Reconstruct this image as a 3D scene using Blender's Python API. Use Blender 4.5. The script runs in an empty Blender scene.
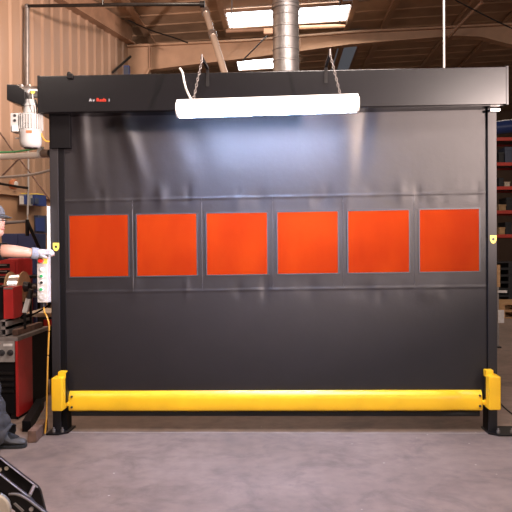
import bpy, bmesh, math, random
from mathutils import Vector, Matrix
random.seed(7)
S = bpy.context.scene
COL = S.collection
PI = math.pi
V = Vector

# ------------------------------------------------------------------ camera
F = 715.0
CAM = V((0, 0, 1.45))
ROT = Matrix.Rotation(math.radians(2.1), 3, 'Z') @ Matrix.Rotation(math.radians(90 - 0.88), 3, 'X') @ Matrix.Rotation(-0.008, 3, 'Z')
cd = bpy.data.cameras.new('camera'); cam = bpy.data.objects.new('camera', cd); COL.objects.link(cam)
cd.sensor_width = 36; cd.lens = F / 512 * 36; cd.clip_end = 200
cam.matrix_world = Matrix.Translation(CAM) @ ROT.to_4x4()
S.camera = cam

def ray(px, py): return ROT @ V(((px - 256) / F, (256 - py) / F, -1))
def P(px, py, Y):                       # point of the place at distance Y seen at that pixel
    d = ray(px, py); return CAM + d * (Y / d.y)
def G(px, py, z=0):                     # point on a level plane
    d = ray(px, py); return CAM + d * ((z - CAM.z) / d.z)
def ROOFZ(x): return 5.80 + 0.046 * (x + 2.5)
def CE(px, py, drop=0):                 # point on the sloping roof
    d = ray(px, py); a, b = 5.80 + 0.046 * 2.5 - drop, 0.046
    t = (a + b * CAM.x - CAM.z) / (d.z - b * d.x); return CAM + d * t

# ------------------------------------------------------------------ materials
M = {}
def mat(name, col, rough=0.5, metal=0.0, noise=0.0, nscale=8.0, bump=0.0, bscale=60.0, emit=None, estr=0, spec=0.5, coat=0, stretch=None, col2=None):
    m = bpy.data.materials.new(name); m.use_nodes = True
    nt = m.node_tree; b = nt.nodes['Principled BSDF']
    c = (*col, 1)
    b.inputs['Base Color'].default_value = c
    b.inputs['Roughness'].default_value = rough; b.inputs['Metallic'].default_value = metal
    b.inputs['Specular IOR Level'].default_value = spec
    b.inputs['Coat Weight'].default_value = coat
    tc = nt.nodes.new('ShaderNodeTexCoord')
    src = tc.outputs['Object']
    if stretch:
        mp = nt.nodes.new('ShaderNodeMapping'); mp.inputs['Scale'].default_value = stretch
        nt.links.new(src, mp.inputs[0]); src = mp.outputs[0]
    if noise or col2:
        n = nt.nodes.new('ShaderNodeTexNoise'); n.inputs['Scale'].default_value = nscale; n.inputs['Detail'].default_value = 6
        nt.links.new(src, n.inputs['Vector'])
        r = nt.nodes.new('ShaderNodeValToRGB'); r.color_ramp.elements[0].position = .3; r.color_ramp.elements[1].position = .7
        lo = col2 if col2 else tuple(max(0, x * (1 - noise)) for x in col)
        hi = col if col2 else tuple(min(1, x * (1 + noise)) for x in col)
        r.color_ramp.elements[0].color = (*lo, 1); r.color_ramp.elements[1].color = (*hi, 1)
        nt.links.new(n.outputs['Fac'], r.inputs[0]); nt.links.new(r.outputs[0], b.inputs['Base Color'])
    if bump:
        n2 = nt.nodes.new('ShaderNodeTexNoise'); n2.inputs['Scale'].default_value = bscale; n2.inputs['Detail'].default_value = 3
        nt.links.new(src, n2.inputs['Vector'])
        bp = nt.nodes.new('ShaderNodeBump'); bp.inputs['Strength'].default_value = bump; bp.inputs['Distance'].default_value = .01
        nt.links.new(n2.outputs['Fac'], bp.inputs['Height']); nt.links.new(bp.outputs[0], b.inputs['Normal'])
    if emit:
        b.inputs['Emission Color'].default_value = (*emit, 1); b.inputs['Emission Strength'].default_value = estr
    M[name] = m; return m

mat('vinyl', (.016, .012, .0145), .51, noise=.15, nscale=5, bump=.10, bscale=14, spec=1.0)
mat('seam', (.03, .028, .03), .45)
mat('black_paint', (.003, .0022, .003), .23, noise=.15, nscale=4, bump=.03, bscale=9, spec=.8)
mat('post_paint', (.012, .010, .011), .5, noise=.15, nscale=4, spec=.45)
mat('black_matt', (.004, .0035, .004), .6, spec=.12)
mat('black_steel', (.006, .005, .005), .42, noise=.3, nscale=20, spec=.3)
mat('yellow', (.84, .47, .014), .38, noise=.08, nscale=6, spec=.5)
mat('yellow_bar', (.84, .48, .014), .33, noise=.1, nscale=4, bump=.08, bscale=9)
mat('hazard_yellow', (.85, .66, .10), .4)
mat('rubber', (.012, .012, .012), .8)
mat('white_enamel', (.85, .84, .80), .35)
mat('white_dirty', (.52, .50, .48), .42, noise=.12, nscale=30)
mat('motor_white', (.40, .40, .39), .38, noise=.1, nscale=12)
mat('grey_plastic', (.32, .31, .30), .5)
mat('panel_grey', (.19, .175, .165), .5)
mat('silver', (.62, .61, .60), .28, metal=.9)
mat('galvanized', (.33, .32, .31), .42, metal=.85, noise=.2, nscale=14)
mat('dull_steel', (.22, .20, .19), .45, metal=.5, noise=.25, nscale=10)
mat('rusty', (.12, .065, .045), .7, noise=.45, nscale=18, bump=.2, bscale=40)
mat('red', (.38, .018, .017), .4, noise=.12, nscale=9)
mat('red_bright', (.65, .03, .02), .35)
mat('green', (.03, .35, .12), .35)
mat('blue', (.03, .055, .20), .5)
mat('navy', (.016, .026, .085), .6, noise=.2, nscale=5)
mat('slate', (.05, .065, .11), .5)
mat('blue_pipe', (.02, .04, .15), .35)
mat('wood', (.42, .25, .12), .7, noise=.3, nscale=9, stretch=(1, 8, 8))
mat('cardboard', (.40, .25, .13), .75, noise=.12, nscale=20)
mat('copper', (.42, .15, .07), .4, noise=.2, nscale=12)
mat('skin', (.48, .27, .20), .5, noise=.06, nscale=25)
mat('hair', (.05, .03, .02), .7)
mat('lips', (.42, .16, .13), .5)
mat('black_cloth', (.010, .010, .012), .9, noise=.3, nscale=60)
mat('trouser_cloth', (.036, .035, .039), .9, noise=.45, nscale=22, bump=.5, bscale=18)
mat('cap_cloth', (.10, .105, .12), .9, noise=.2, nscale=40)
mat('glove_cloth', (.36, .36, .39), .85, noise=.15, nscale=40, bump=.3, bscale=60)
mat('glove_cuff', (.22, .24, .30), .9, noise=.2, nscale=50)
mat('shoe_leather', (.045, .042, .042), .6, noise=.3, nscale=20)
mat('eye_white', (.8, .8, .78), .2)
mat('orange_cable', (.50, .25, .03), .45)
mat('tan_steel', (.40, .245, .15), .5, noise=.1, nscale=5)
mat('tan_dark', (.34, .20, .125), .55, noise=.15, nscale=5)
mat('rack_red', (.46, .035, .02), .45)
mat('pallet_black', (.012, .012, .014), .55)
mat('joint', (.36, .31, .29), .6)
mat('pale_pipe', (.50, .40, .32), .3, metal=.3)
mat('beige', (.50, .42, .33), .55, noise=.1, nscale=12)
mat('chip_dark', (.02, .02, .022), .4)
mat('white_print', (.40, .40, .43), .4)
mat('red_print', (.55, .04, .02), .4)
mat('tube_glow', (.9, .9, .9), .4, emit=(.46, .60, 1.0), estr=240)
mat('sky_panel', (.8, .8, .8), .5, emit=(.92, .96, 1.0), estr=7)
mat('dim_panel', (.30, .30, .31), .5, emit=(.5, .58, .7), estr=.10)
mat('roofdeck', (.46, .30, .19), .75, noise=.18, nscale=2.2, bump=.3, bscale=6)
mat('plywood', (.40, .235, .135), .7, noise=.12, nscale=3, stretch=(1, 1, .25))
mat('wallmetal', (.34, .22, .15), .38, noise=.08, nscale=2.5, stretch=(1, 1, .1), spec=.6)
mat('backwall', (.16, .10, .065), .7, noise=.1, nscale=2)

def floor_mat():
    m = bpy.data.materials.new('concrete'); m.use_nodes = True; nt = m.node_tree; b = nt.nodes['Principled BSDF']
    L = nt.links.new; N = nt.nodes.new
    tc = N('ShaderNodeTexCoord')
    n1 = N('ShaderNodeTexNoise'); n1.inputs['Scale'].default_value = 1.1; n1.inputs['Detail'].default_value = 8; n1.inputs['Roughness'].default_value = .62
    n2 = N('ShaderNodeTexNoise'); n2.inputs['Scale'].default_value = 9; n2.inputs['Detail'].default_value = 9
    L(tc.outputs['Object'], n1.inputs[0]); L(tc.outputs['Object'], n2.inputs[0])
    r1 = N('ShaderNodeValToRGB'); e = r1.color_ramp.elements
    e[0].position = .32; e[0].color = (.163, .119, .096, 1); e[1].position = .68; e[1].color = (.238, .176, .146, 1)
    L(n1.outputs['Fac'], r1.inputs[0])
    r2 = N('ShaderNodeValToRGB'); e = r2.color_ramp.elements
    e[0].position = .30; e[0].color = (.82, .82, .82, 1); e[1].position = .62; e[1].color = (1.06, 1.06, 1.06, 1)
    L(n2.outputs['Fac'], r2.inputs[0])
    mx = N('ShaderNodeMix'); mx.data_type = 'RGBA'; mx.blend_type = 'MULTIPLY'; mx.inputs[0].default_value = 1
    L(r1.outputs[0], mx.inputs[6]); L(r2.outputs[0], mx.inputs[7])
    n4 = N('ShaderNodeTexNoise'); n4.inputs['Scale'].default_value = 2.6; n4.inputs['Detail'].default_value = 10; n4.inputs['Roughness'].default_value = .7; n4.inputs['Distortion'].default_value = .6
    L(tc.outputs['Object'], n4.inputs[0]); r4 = N('ShaderNodeValToRGB'); e = r4.color_ramp.elements
    e[0].position = .33; e[0].color = (.70, .70, .72, 1); e[1].position = .50; e[1].color = (1.04, 1.04, 1.04, 1); L(n4.outputs['Fac'], r4.inputs[0])
    m4 = N('ShaderNodeMix'); m4.data_type = 'RGBA'; m4.blend_type = 'MULTIPLY'; m4.inputs[0].default_value = 1; L(mx.outputs[2], m4.inputs[6]); L(r4.outputs[0], m4.inputs[7]); mx = m4
    # pale specks and dark scuffs
    v = N('ShaderNodeTexVoronoi'); v.inputs['Scale'].default_value = 5; L(tc.outputs['Object'], v.inputs[0])
    r3 = N('ShaderNodeValToRGB'); e = r3.color_ramp.elements
    e[0].position = .018; e[0].color = (1, 1, 1, 1); e[1].position = .045; e[1].color = (0, 0, 0, 1)
    L(v.outputs['Distance'], r3.inputs[0])
    m2 = N('ShaderNodeMix'); m2.data_type = 'RGBA'; L(r3.outputs[0], m2.inputs[0])
    L(mx.outputs[2], m2.inputs[6]); m2.inputs[7].default_value = (.42, .38, .34, 1)
    L(m2.outputs[2], b.inputs['Base Color'])
    rr = N('ShaderNodeMapRange'); rr.inputs[3].default_value = .48; rr.inputs[4].default_value = .72
    L(n1.outputs['Fac'], rr.inputs[0]); L(rr.outputs[0], b.inputs['Roughness'])
    bp = N('ShaderNodeBump'); bp.inputs['Strength'].default_value = .06; bp.inputs['Distance'].default_value = .01
    L(n2.outputs['Fac'], bp.inputs['Height']); L(bp.outputs[0], b.inputs['Normal'])
    M['concrete'] = m
floor_mat()

def pane_mat():
    m = bpy.data.materials.new('orange_vinyl'); m.use_nodes = True; nt = m.node_tree; L = nt.links.new; N = nt.nodes.new
    out = nt.nodes['Material Output']; b = nt.nodes['Principled BSDF']
    b.inputs['Base Color'].default_value = (.46, .052, .008, 1); b.inputs['Roughness'].default_value = .12; b.inputs['Specular IOR Level'].default_value = .5
    tr = N('ShaderNodeBsdfTranslucent'); tr.inputs[0].default_value = (.95, .13, .014, 1)
    tp = N('ShaderNodeBsdfTransparent'); tp.inputs[0].default_value = (.95, .12, .02, 1)
    tc = N('ShaderNodeTexCoord'); n = N('ShaderNodeTexNoise'); n.inputs['Scale'].default_value = 3; n.inputs['Detail'].default_value = 3
    L(tc.outputs['Object'], n.inputs[0]); bp = N('ShaderNodeBump'); bp.inputs['Strength'].default_value = .12; bp.inputs['Distance'].default_value = .02
    L(n.outputs['Fac'], bp.inputs['Height']); L(bp.outputs[0], b.inputs['Normal'])
    nz = N('ShaderNodeTexNoise'); nz.inputs['Scale'].default_value = 2.3; nz.inputs['Detail'].default_value = 5
    mp = N('ShaderNodeMapping'); mp.inputs['Scale'].default_value = (1.6, 1, .7); L(tc.outputs['Object'], mp.inputs[0]); L(mp.outputs[0], nz.inputs[0])
    rp = N('ShaderNodeValToRGB'); ee = rp.color_ramp.elements; ee[0].position = .3; ee[0].color = (.36, .036, .006, 1); ee[1].position = .62; ee[1].color = (.48, .064, .008, 1)
    L(nz.outputs['Fac'], rp.inputs[0]); L(rp.outputs[0], b.inputs['Base Color'])
    m1 = N('ShaderNodeMixShader'); m1.inputs[0].default_value = .22; L(b.outputs[0], m1.inputs[1]); L(tr.outputs[0], m1.inputs[2])
    m2 = N('ShaderNodeMixShader'); m2.inputs[0].default_value = .22; L(m1.outputs[0], m2.inputs[1]); L(tp.outputs[0], m2.inputs[2])
    L(m2.outputs[0], out.inputs[0]); M['orange_vinyl'] = m
pane_mat()

# ------------------------------------------------------------------ mesh helpers
class MB:
    def __init__(s): s.bm = bmesh.new()
    def box(s, a, b, bev=0.0, rot=None, piv=None):
        a = V(a); b = V(b); lo = V([min(a[i], b[i]) for i in range(3)]); hi = V([max(a[i], b[i]) for i in range(3)])
        t = bmesh.new(); bmesh.ops.create_cube(t, size=1)
        for v in t.verts: v.co = V([lo[i] + (v.co[i] + .5) * (hi[i] - lo[i]) for i in range(3)])
        if bev: bmesh.ops.bevel(t, geom=t.edges[:], offset=min(bev, .45 * min(hi[i] - lo[i] for i in range(3))), segments=2, affect='EDGES', profile=.5)
        if rot is not None:
            p = V(piv) if piv is not None else (lo + hi) / 2
            for v in t.verts: v.co = p + rot @ (v.co - p)
        return s.merge(t)
    def merge(s, t):
        me = bpy.data.meshes.new('t'); t.to_mesh(me); t.free(); s.bm.from_mesh(me); bpy.data.meshes.remove(me); return s
    def cyl(s, a, b, r, r2=None, n=20, cap=True):
        a = V(a); b = V(b); d = b - a; r2 = r if r2 is None else r2
        t = bmesh.new(); bmesh.ops.create_cone(t, cap_ends=cap, segments=n, radius1=r, radius2=r2, depth=d.length)
        q = V((0, 0, 1)).rotation_difference(d.normalized()).to_matrix()
        for v in t.verts: v.co = (a + b) / 2 + q @ v.co
        return s.merge(t)
    def lathe(s, a, b, prof, n=28):                 # prof: (t along a->b in metres, radius)
        a = V(a); ax = (V(b) - a).normalized(); q = V((0, 0, 1)).rotation_difference(ax).to_matrix()
        rings = []
        for (h, r) in prof:
            rings.append([s.bm.verts.new(a + q @ V((r * math.cos(2 * PI * k / n), r * math.sin(2 * PI * k / n), h))) for k in range(n)])
        for i in range(len(rings) - 1):
            for k in range(n): s.bm.faces.new((rings[i][k], rings[i][(k + 1) % n], rings[i + 1][(k + 1) % n], rings[i + 1][k]))
        s.bm.faces.new(rings[0][::-1]); s.bm.faces.new(rings[-1]); return s
    def tube(s, pts, r, n=10):
        pts = [V(p) for p in pts]; rings = []
        up = V((0, 0, 1))
        for i, p in enumerate(pts):
            d = (pts[min(i + 1, len(pts) - 1)] - pts[max(i - 1, 0)]).normalized()
            u = d.cross(up)
            if u.length < .05: u = d.cross(V((1, 0, 0)))
            u.normalize(); w = d.cross(u)
            rr = r[i] if isinstance(r, (list, tuple)) else r
            rings.append([s.bm.verts.new(p + rr * (u * math.cos(2 * PI * k / n) + w * math.sin(2 * PI * k / n))) for k in range(n)])
        for i in range(len(rings) - 1):
            for k in range(n): s.bm.faces.new((rings[i][k], rings[i][(k + 1) % n], rings[i + 1][(k + 1) % n], rings[i + 1][k]))
        s.bm.faces.new(rings[0][::-1]); s.bm.faces.new(rings[-1]); return s
    def prism(s, poly, vec, bev=0.0):               # polygon of 3D points pushed along vec
        t = bmesh.new(); vec = V(vec)
        a = [t.verts.new(V(p)) for p in poly]; b = [t.verts.new(V(p) + vec) for p in poly]; n = len(a)
        t.faces.new(a); t.faces.new(b[::-1])
        for i in range(n): t.faces.new((a[i], b[i], b[(i + 1) % n], a[(i + 1) % n]))
        bmesh.ops.recalc_face_normals(t, faces=t.faces[:])
        if bev: bmesh.ops.bevel(t, geom=t.edges[:], offset=bev, segments=2, affect='EDGES', profile=.5)
        return s.merge(t)
    def torus(s, c, ax, R, r, n=24, k=8):
        c = V(c); q = V((0, 0, 1)).rotation_difference(V(ax).normalized()).to_matrix(); g = []
        for i in range(n):
            a = 2 * PI * i / n
            g.append([s.bm.verts.new(c + q @ V(((R + r * math.cos(2 * PI * j / k)) * math.cos(a), (R + r * math.cos(2 * PI * j / k)) * math.sin(a), r * math.sin(2 * PI * j / k)))) for j in range(k)])
        for i in range(n):
            for j in range(k): s.bm.faces.new((g[i][j], g[(i + 1) % n][j], g[(i + 1) % n][(j + 1) % k], g[i][(j + 1) % k]))
        return s
    def ball(s, c, rx, ry=None, rz=None, rot=None, n=20):
        t = bmesh.new(); bmesh.ops.create_uvsphere(t, u_segments=n, v_segments=n // 2 + 2, radius=1)
        ry = ry or rx; rz = rz or rx
        for v in t.verts:
            p = V((v.co.x * rx, v.co.y * ry, v.co.z * rz)); v.co = V(c) + (rot @ p if rot else p)
        return s.merge(t)
    def build(s, name, m, parent=None, smooth=40, orig=None):
        bmesh.ops.recalc_face_normals(s.bm, faces=s.bm.faces[:])
        me = bpy.data.meshes.new(name)
        if orig is None and parent is None:
            xs = [v.co for v in s.bm.verts]
            orig = V((sum(v.x for v in xs) / len(xs), sum(v.y for v in xs) / len(xs), min(v.z for v in xs)))
        off = V(orig) if orig is not None else V((0, 0, 0))
        if parent is not None:
            base = V((0, 0, 0)); q = parent
            while q is not None: base += q.location; q = q.parent
            off = base
        for v in s.bm.verts: v.co -= off
        s.bm.to_mesh(me); s.bm.free()
        o = bpy.data.objects.new(name, me); COL.objects.link(o)
        mm = M[m] if isinstance(m, str) else m
        me.materials.append(mm)
        if smooth:
            for p in me.polygons: p.use_smooth = True
            me.set_sharp_from_angle(angle=math.radians(smooth))
            wn_ = o.modifiers.new('wn', 'WEIGHTED_NORMAL'); wn_.keep_sharp = True
        if parent is not None: o.parent = parent
        else: o.location = off
        return o

def tag(o, label=None, cat=None, group=None, kind=None):
    if label: o['label'] = label
    if cat: o['category'] = cat
    if group: o['group'] = group
    if kind: o['kind'] = kind
    return o
def thing(name, label, cat, loc, group=None):
    o = bpy.data.objects.new(name, None); COL.objects.link(o); o.location = V(loc); o.empty_display_size = .1
    return tag(o, label, cat, group)
def struct(name, mb, m, **k): return tag(mb.build(name, m, **k), kind='structure')
def arc(p0, p1, sag, n=16, ax=V((0, 0, -1))):
    p0 = V(p0); p1 = V(p1); return [p0.lerp(p1, i / n) + ax * sag * 4 * (i / n) * (1 - i / n) for i in range(n + 1)]
def spline(pts, n=8):
    pts = [V(p) for p in pts]; out = []
    for i in range(len(pts) - 1):
        p0 = pts[max(i - 1, 0)]; p1 = pts[i]; p2 = pts[i + 1]; p3 = pts[min(i + 2, len(pts) - 1)]
        for k in range(n):
            t = k / n
            out.append(.5 * ((2 * p1) + (p2 - p0) * t + (2 * p0 - 5 * p1 + 4 * p2 - p3) * t * t + (3 * p1 - p0 - 3 * p2 + p3) * t ** 3))
    out.append(pts[-1]); return out
def text_mesh(name, txt, size, loc, m, parent, depth=.002):
    cu = bpy.data.curves.new('t', 'FONT'); cu.body = txt; cu.size = size; cu.extrude = depth
    t = bpy.data.objects.new('t', cu); COL.objects.link(t)
    me = bpy.data.meshes.new_from_object(t.evaluated_get(bpy.context.evaluated_depsgraph_get()))
    bpy.data.objects.remove(t)
    mb = MB(); mb.bm.from_mesh(me); bpy.data.meshes.remove(me)
    R = Matrix.Rotation(PI / 2, 3, 'X')
    for v in mb.bm.verts: v.co = V(loc) + R @ v.co
    return mb.build(name, m, parent, smooth=0)

# ------------------------------------------------------------------ setting
fl = MB(); fl.box((-12, -9, -.3), (16, 27, 0)); struct('floor', fl, 'concrete', smooth=0, orig=(0, 0, 0))
# thin pale joint sawn across the floor by the door
jt = MB(); a = G(66, 432.5); b = G(500, 431.5); jt.box((a.x, a.y - .003, -.002), (b.x, a.y + .003, .0008)); struct('trim_1', jt, 'joint', smooth=0)

WA = P(128, 60, 13.9); WB = P(0, 60, 9.97)
WA.z = 0; WB.z = 0
wd = (WB - WA).normalized(); wn = V((wd.y, -wd.x, 0))      # along the wall towards us; normal
if wn.x < 0: wn = -wn
WL = 20.0
def wallpt(px, py, off=0.0):                                # point on the left wall plane seen at a pixel
    d = ray(px, py); t = (WA + wn * off - CAM).dot(wn) / d.dot(wn); return CAM + d * t
eave = P(128, 45, 13.9).z
def ribwall(z0, z1):
    mb = MB(); prof = []; t = 0.0; pitch = .275
    while t < WL:
        prof += [(t, 0), (t + .165, 0), (t + .190, .024), (t + .225, .024), (t + .265, 0)]; t += pitch
    lo = [mb.bm.verts.new(WA + wd * t_ + wn * h + V((0, 0, z0))) for t_, h in prof]
    hi = [mb.bm.verts.new(WA + wd * t_ + wn * h + V((0, 0, z1))) for t_, h in prof]
    for i in range(len(prof) - 1): mb.bm.faces.new((lo[i], lo[i + 1], hi[i + 1], hi[i]))
    return mb
zw = wallpt(20, 197).z
struct('wall_left', ribwall(zw - .05, eave + .04), 'wallmetal', smooth=20)
pw = MB(); a = WA + wn * .08; b = WA + wd * WL + wn * .08
pw.prism([a, b, b - wn * .06, a - wn * .06], (0, 0, zw)); struct('trim_2', pw, 'plywood', smooth=0)
rl = MB(); a = WA + wn * .14 + V((0, 0, zw)); b = WA + wd * WL + wn * .14 + V((0, 0, zw)); rl.prism([a, b, b - wn * .13, a - wn * .13], (0, 0, .06)); struct('trim_3', rl, 'tan_steel', smooth=0)
bw = MB(); bw.box((-12, 26.6, 0), (16, 26.8, 7)); struct('wall_back', bw, 'backwall', smooth=0)
rw = MB(); rw.box((12.5, -2, 0), (12.7, 26.6, 7)); struct('wall_right', rw, 'backwall', smooth=0)
# roof deck: ribbed sheet sloping up to the right
rf = MB(); ys = []; y = -3.0
while y < 27: ys += [(y, 0), (y + .24, 0), (y + .27, -.014), (y + .33, -.014), (y + .36, 0)]; y += .6
row = [[rf.bm.verts.new((x, yy, ROOFZ(x) + h)) for x in (-12, 13)] for yy, h in ys]
for i in range(len(row) - 1): rf.bm.faces.new((row[i][0], row[i + 1][0], row[i + 1][1], row[i][1]))
struct('ceiling', rf, 'roofdeck', smooth=0)

es = MB(); a = WA + wn * .10 + V((0, 0, eave)); b = WA + wd * WL + wn * .10 + V((0, 0, eave)); es.prism([a, b, b - wn * .1, a - wn * .1], (0, 0, .36)); es.prism([a, b, b + wn * .07, a + wn * .07], (0, 0, .03)); struct('trim_4', es, 'tan_dark', smooth=0)
# roof beam (tapered frame across the building)
YB = 13.9
bmP = thing('roof_beam', 'tan tapered steel beam spanning the roof above the black door', 'beam', (WA.x, YB, 0))
top = [(128, 47), (190, 44), (250, 41), (350, 33), (460, 27.5), (530, 24)]
bot = [(530, 50), (480, 37), (455, 36), (350, 44.5), (250, 58), (190, 65), (150, 70), (137, 92)]
poly = [P(x, y, YB) for x, y in top] + [P(x, y, YB) for x, y in bot] + [P(128, 92, YB)]
w = MB(); w.prism(poly, (0, .05, 0)); w.build('web', 'tan_steel', bmP, smooth=0)
for nm, line in (('flange', top), ('flange', bot)):
    q = MB()
    for (x0, y0), (x1, y1) in zip(line[:-1], line[1:]):
        a = P(x0, y0, YB); b = P(x1, y1, YB); n = V((-(b - a).z, 0, (b - a).x)).normalized() * .018
        q.prism([a - n, b - n, b + n, a + n], (0, .2, 0))
    for v in q.bm.verts: v.co.y -= .09
    q.build(nm, 'tan_steel', bmP, smooth=0)
for x, y0, y1 in ((150, 46, 70), (455, 28, 36), (300, 37.5, 51)):
    q = MB(); a = P(x, y0, YB); b = P(x, y1, YB); q.box((a.x - .012, YB - .07, b.z), (a.x + .012, YB, a.z)); q.build('stiffener', 'tan_dark', bmP, smooth=0)
cl = MB(); a = P(127, 60, YB); b = P(137, 60, YB)
cl.box((a.x, YB - .06, 0), (a.x + .03, YB + .2, 4.6)); cl.box((b.x, YB - .06, 0), (b.x + .03, YB + .2, 4.6)); cl.box((a.x, YB + .05, 0), (b.x, YB + .09, 4.6))
tag(cl.build('steel_column', 'tan_steel', None, smooth=0), 'tan steel column at the far end of the corrugated left wall', 'column')

# purlins along the building
PUR = [
       ((140, 20), .09, 'tan_steel', 'narrow tan purlin running down to the left end of the roof beam'),
       ((222, 10), .07, 'tan_steel', 'tan purlin left of the two bright skylights, right of the shiny conduit'),
       ((350, 12), .07, 'tan_steel', 'tan purlin between the round duct and the dim skylight strip'),
       ((393, 2), .075, 'tan_steel', 'narrow tan purlin just right of the dim skylight strip'),
       ((468, 8), .16, 'tan_steel', 'wide brown purlin crossing the beam right of the white hanger rod'),
       ((497, 28), .10, 'tan_steel', 'brown purlin at the far right corner of the roof')]
for (px, lab_w, m, lab) in PUR:
    c = CE(px[0], px[1], .02); mb = MB(); h = .07 if lab_w < .2 else .1
    z = ROOFZ(c.x)
    mb.box((c.x - lab_w / 2, 3, z - .04 - h), (c.x + lab_w / 2, 26.5, z - .04)); mb.box((c.x - lab_w / 2 - .003, 3, z - .055 - h), (c.x + lab_w / 2 + .03, 26.5, z - .043 - h))
    tag(mb.build('roof_purlin', m, None, smooth=0), lab, 'beam', 'purlins under the roof deck')

# skylights
def panel(name, p0, p1, drop, m, lab, grp=None):
    t = thing(name, lab, 'skylight', ((p0.x + p1.x) / 2, (p0.y + p1.y) / 2, p0.z), grp)
    mb = MB(); lo, hi = min(p0.x, p1.x), max(p0.x, p1.x); ya, yb = min(p0.y, p1.y), max(p0.y, p1.y)
    def z(x): return ROOFZ(x) - drop
    mb.prism([(lo, ya, z(lo)), (hi, ya, z(hi)), (hi, yb, z(hi)), (lo, yb, z(lo))], (0, 0, .02)); mb.build('panel', m, t, smooth=0)
    fr = MB()
    for (x0, x1, y0, y1) in ((lo - .05, lo, ya, yb), (hi, hi + .05, ya, yb), (lo - .05, hi + .05, ya - .05, ya), (lo - .05, hi + .05, yb, yb + .05)):
        fr.prism([(x0, y0, z(x0) - .02), (x1, y0, z(x1) - .02), (x1, y1, z(x1) - .02), (x0, y1, z(x0) - .02)], (0, 0, .05))
    fr.build('frame', 'tan_dark', t, smooth=0); return t
a = CE(287, 24, .05); b = CE(287, 8, .05); panel('skylight', V((CE(227, 16, .05).x, a.y, a.z)), V((CE(347, 16, .05).x, b.y, b.z)), .05, 'sky_panel', 'bright white skylight behind the round duct, nearest of the two', 'bright skylights')
a = CE(255, 69, .05); b = CE(255, 59, .05); panel('skylight', V((CE(237, 63, .05).x, a.y, a.z)), V((CE(297, 63, .05).x, b.y, b.z)), .05, 'sky_panel', 'bright white skylight just above the header, left of the duct', 'bright skylights')
a = CE(342, 2, .07); b = CE(366, 2, .07); panel('skylight', V((a.x, 8, a.z)), V((b.x, 13.2, b.z)), .07, 'dim_panel', 'dim grey translucent roof strip right of the round duct, in front of the beam')
a = CE(336, 52, .07); b = CE(355, 52, .07); panel('skylight', V((a.x, 15.2, a.z)), V((b.x, 22, b.z)), .07, 'dim_panel', 'dim grey translucent roof strip showing below the beam')

# ------------------------------------------------------------------ high speed door
YF = 5.50                         # front of the posts
def zs(x): return .003 * (x + .05)   # the header sits very slightly off level
L0 = P(50.5, 250, YF).x; R0 = P(497, 250, YF).x; XC = (L0 + R0) / 2
door = thing('high_speed_door', 'black fabric roll-up industrial door with six orange windows and yellow bottom bar', 'door', (XC, YF, 0))
YH = 5.35
hz1 = P(38, 76, YH).z; hz0 = P(38, 112.8, YH).z
HX0 = P(38, 100, YH).x; HX1 = P(508, 90, YH).x
hd = MB(); hd.box((HX0, YH, hz0), (HX1, 5.80, hz1), .006)
hd.box((HX0 + .02, YH + .03, hz0 - .004), (HX1 - .02, 5.70, hz0 + .01))
HSL = (P(508, 66.3, YH).z - P(38, 76, YH).z) / (HX1 - HX0)
def shear(mb):
    for v in mb.bm.verts: v.co.z += HSL * (v.co.x - HX0)
    return mb
header = shear(hd).build('header_hood', 'black_paint', door)
e = MB(); e.box((HX0 - .004, YH - .002, hz0 - .004), (HX0 + .014, 5.81, hz1 + .004), .002); shear(e).build('end_plate', 'black_paint', header)
e = MB(); e.box((HX1 - .014, YH - .002, hz0 - .004), (HX1 + .004, 5.81, hz1 + .004), .002); shear(e).build('end_plate', 'black_paint', header)
lp = P(89.5, 101.3, YH - .003)
for txt, px, m, sz in (('A', 89.0, 'white_print', .034), ('v', 92.6, 'white_print', .036), ('Reds', 96.4, 'red_print', .038), ('i', 108.6, 'white_print', .036)):
    q = P(px, 101.6, YH - .003); tm = text_mesh('logo_lettering', txt, sz, q, m, header); tm.data.name = 'logo'
    tag(tm, 'red letters of the logo' if m == 'red_print' else 'white letter of the logo')
PT = P(60, 113, 5.55).z
def post(x0, x1, gx0, gx1, lab):
    mb = MB(); mb.box((x0, YF, 0.012), (x1, YF + .16, PT), .004)
    p = mb.build('side_post', 'post_paint', door)
    g = MB(); g.box((gx0, YF + .014, .012), (gx1, YF + .14, PT - .02), .003); g.build('guide_channel', 'black_matt', p)
    return p
xa = P(59, 250, YF).x; xb = P(66, 250, YF + .04).x
pl = post(L0, xa, xa - .004, xb, 'l')
xc = P(488, 250, YF).x; xd = P(486, 250, YF + .04).x
pr = post(xc, R0, xd, xc + .004, 'r')
# bearing cover under the left end of the header
bc = MB(); a = P(50, 117, YF - .03); b = P(70, 148, YF - .03); bc.box((a.x, YF - .03, b.z), (b.x, YF + .16, a.z + .1), .004); bc.build('bearing_cover', 'black_matt', door)
bc = MB(); a = P(489.5, 109, YF - .03); b = P(499.5, 111.5, YF - .03); bc.box((a.x, YF - .05, b.z), (b.x, YF + .1, a.z), .002); tag(bc.build('post_cap', 'silver', door), 'bright metal cap on the right post')
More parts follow.
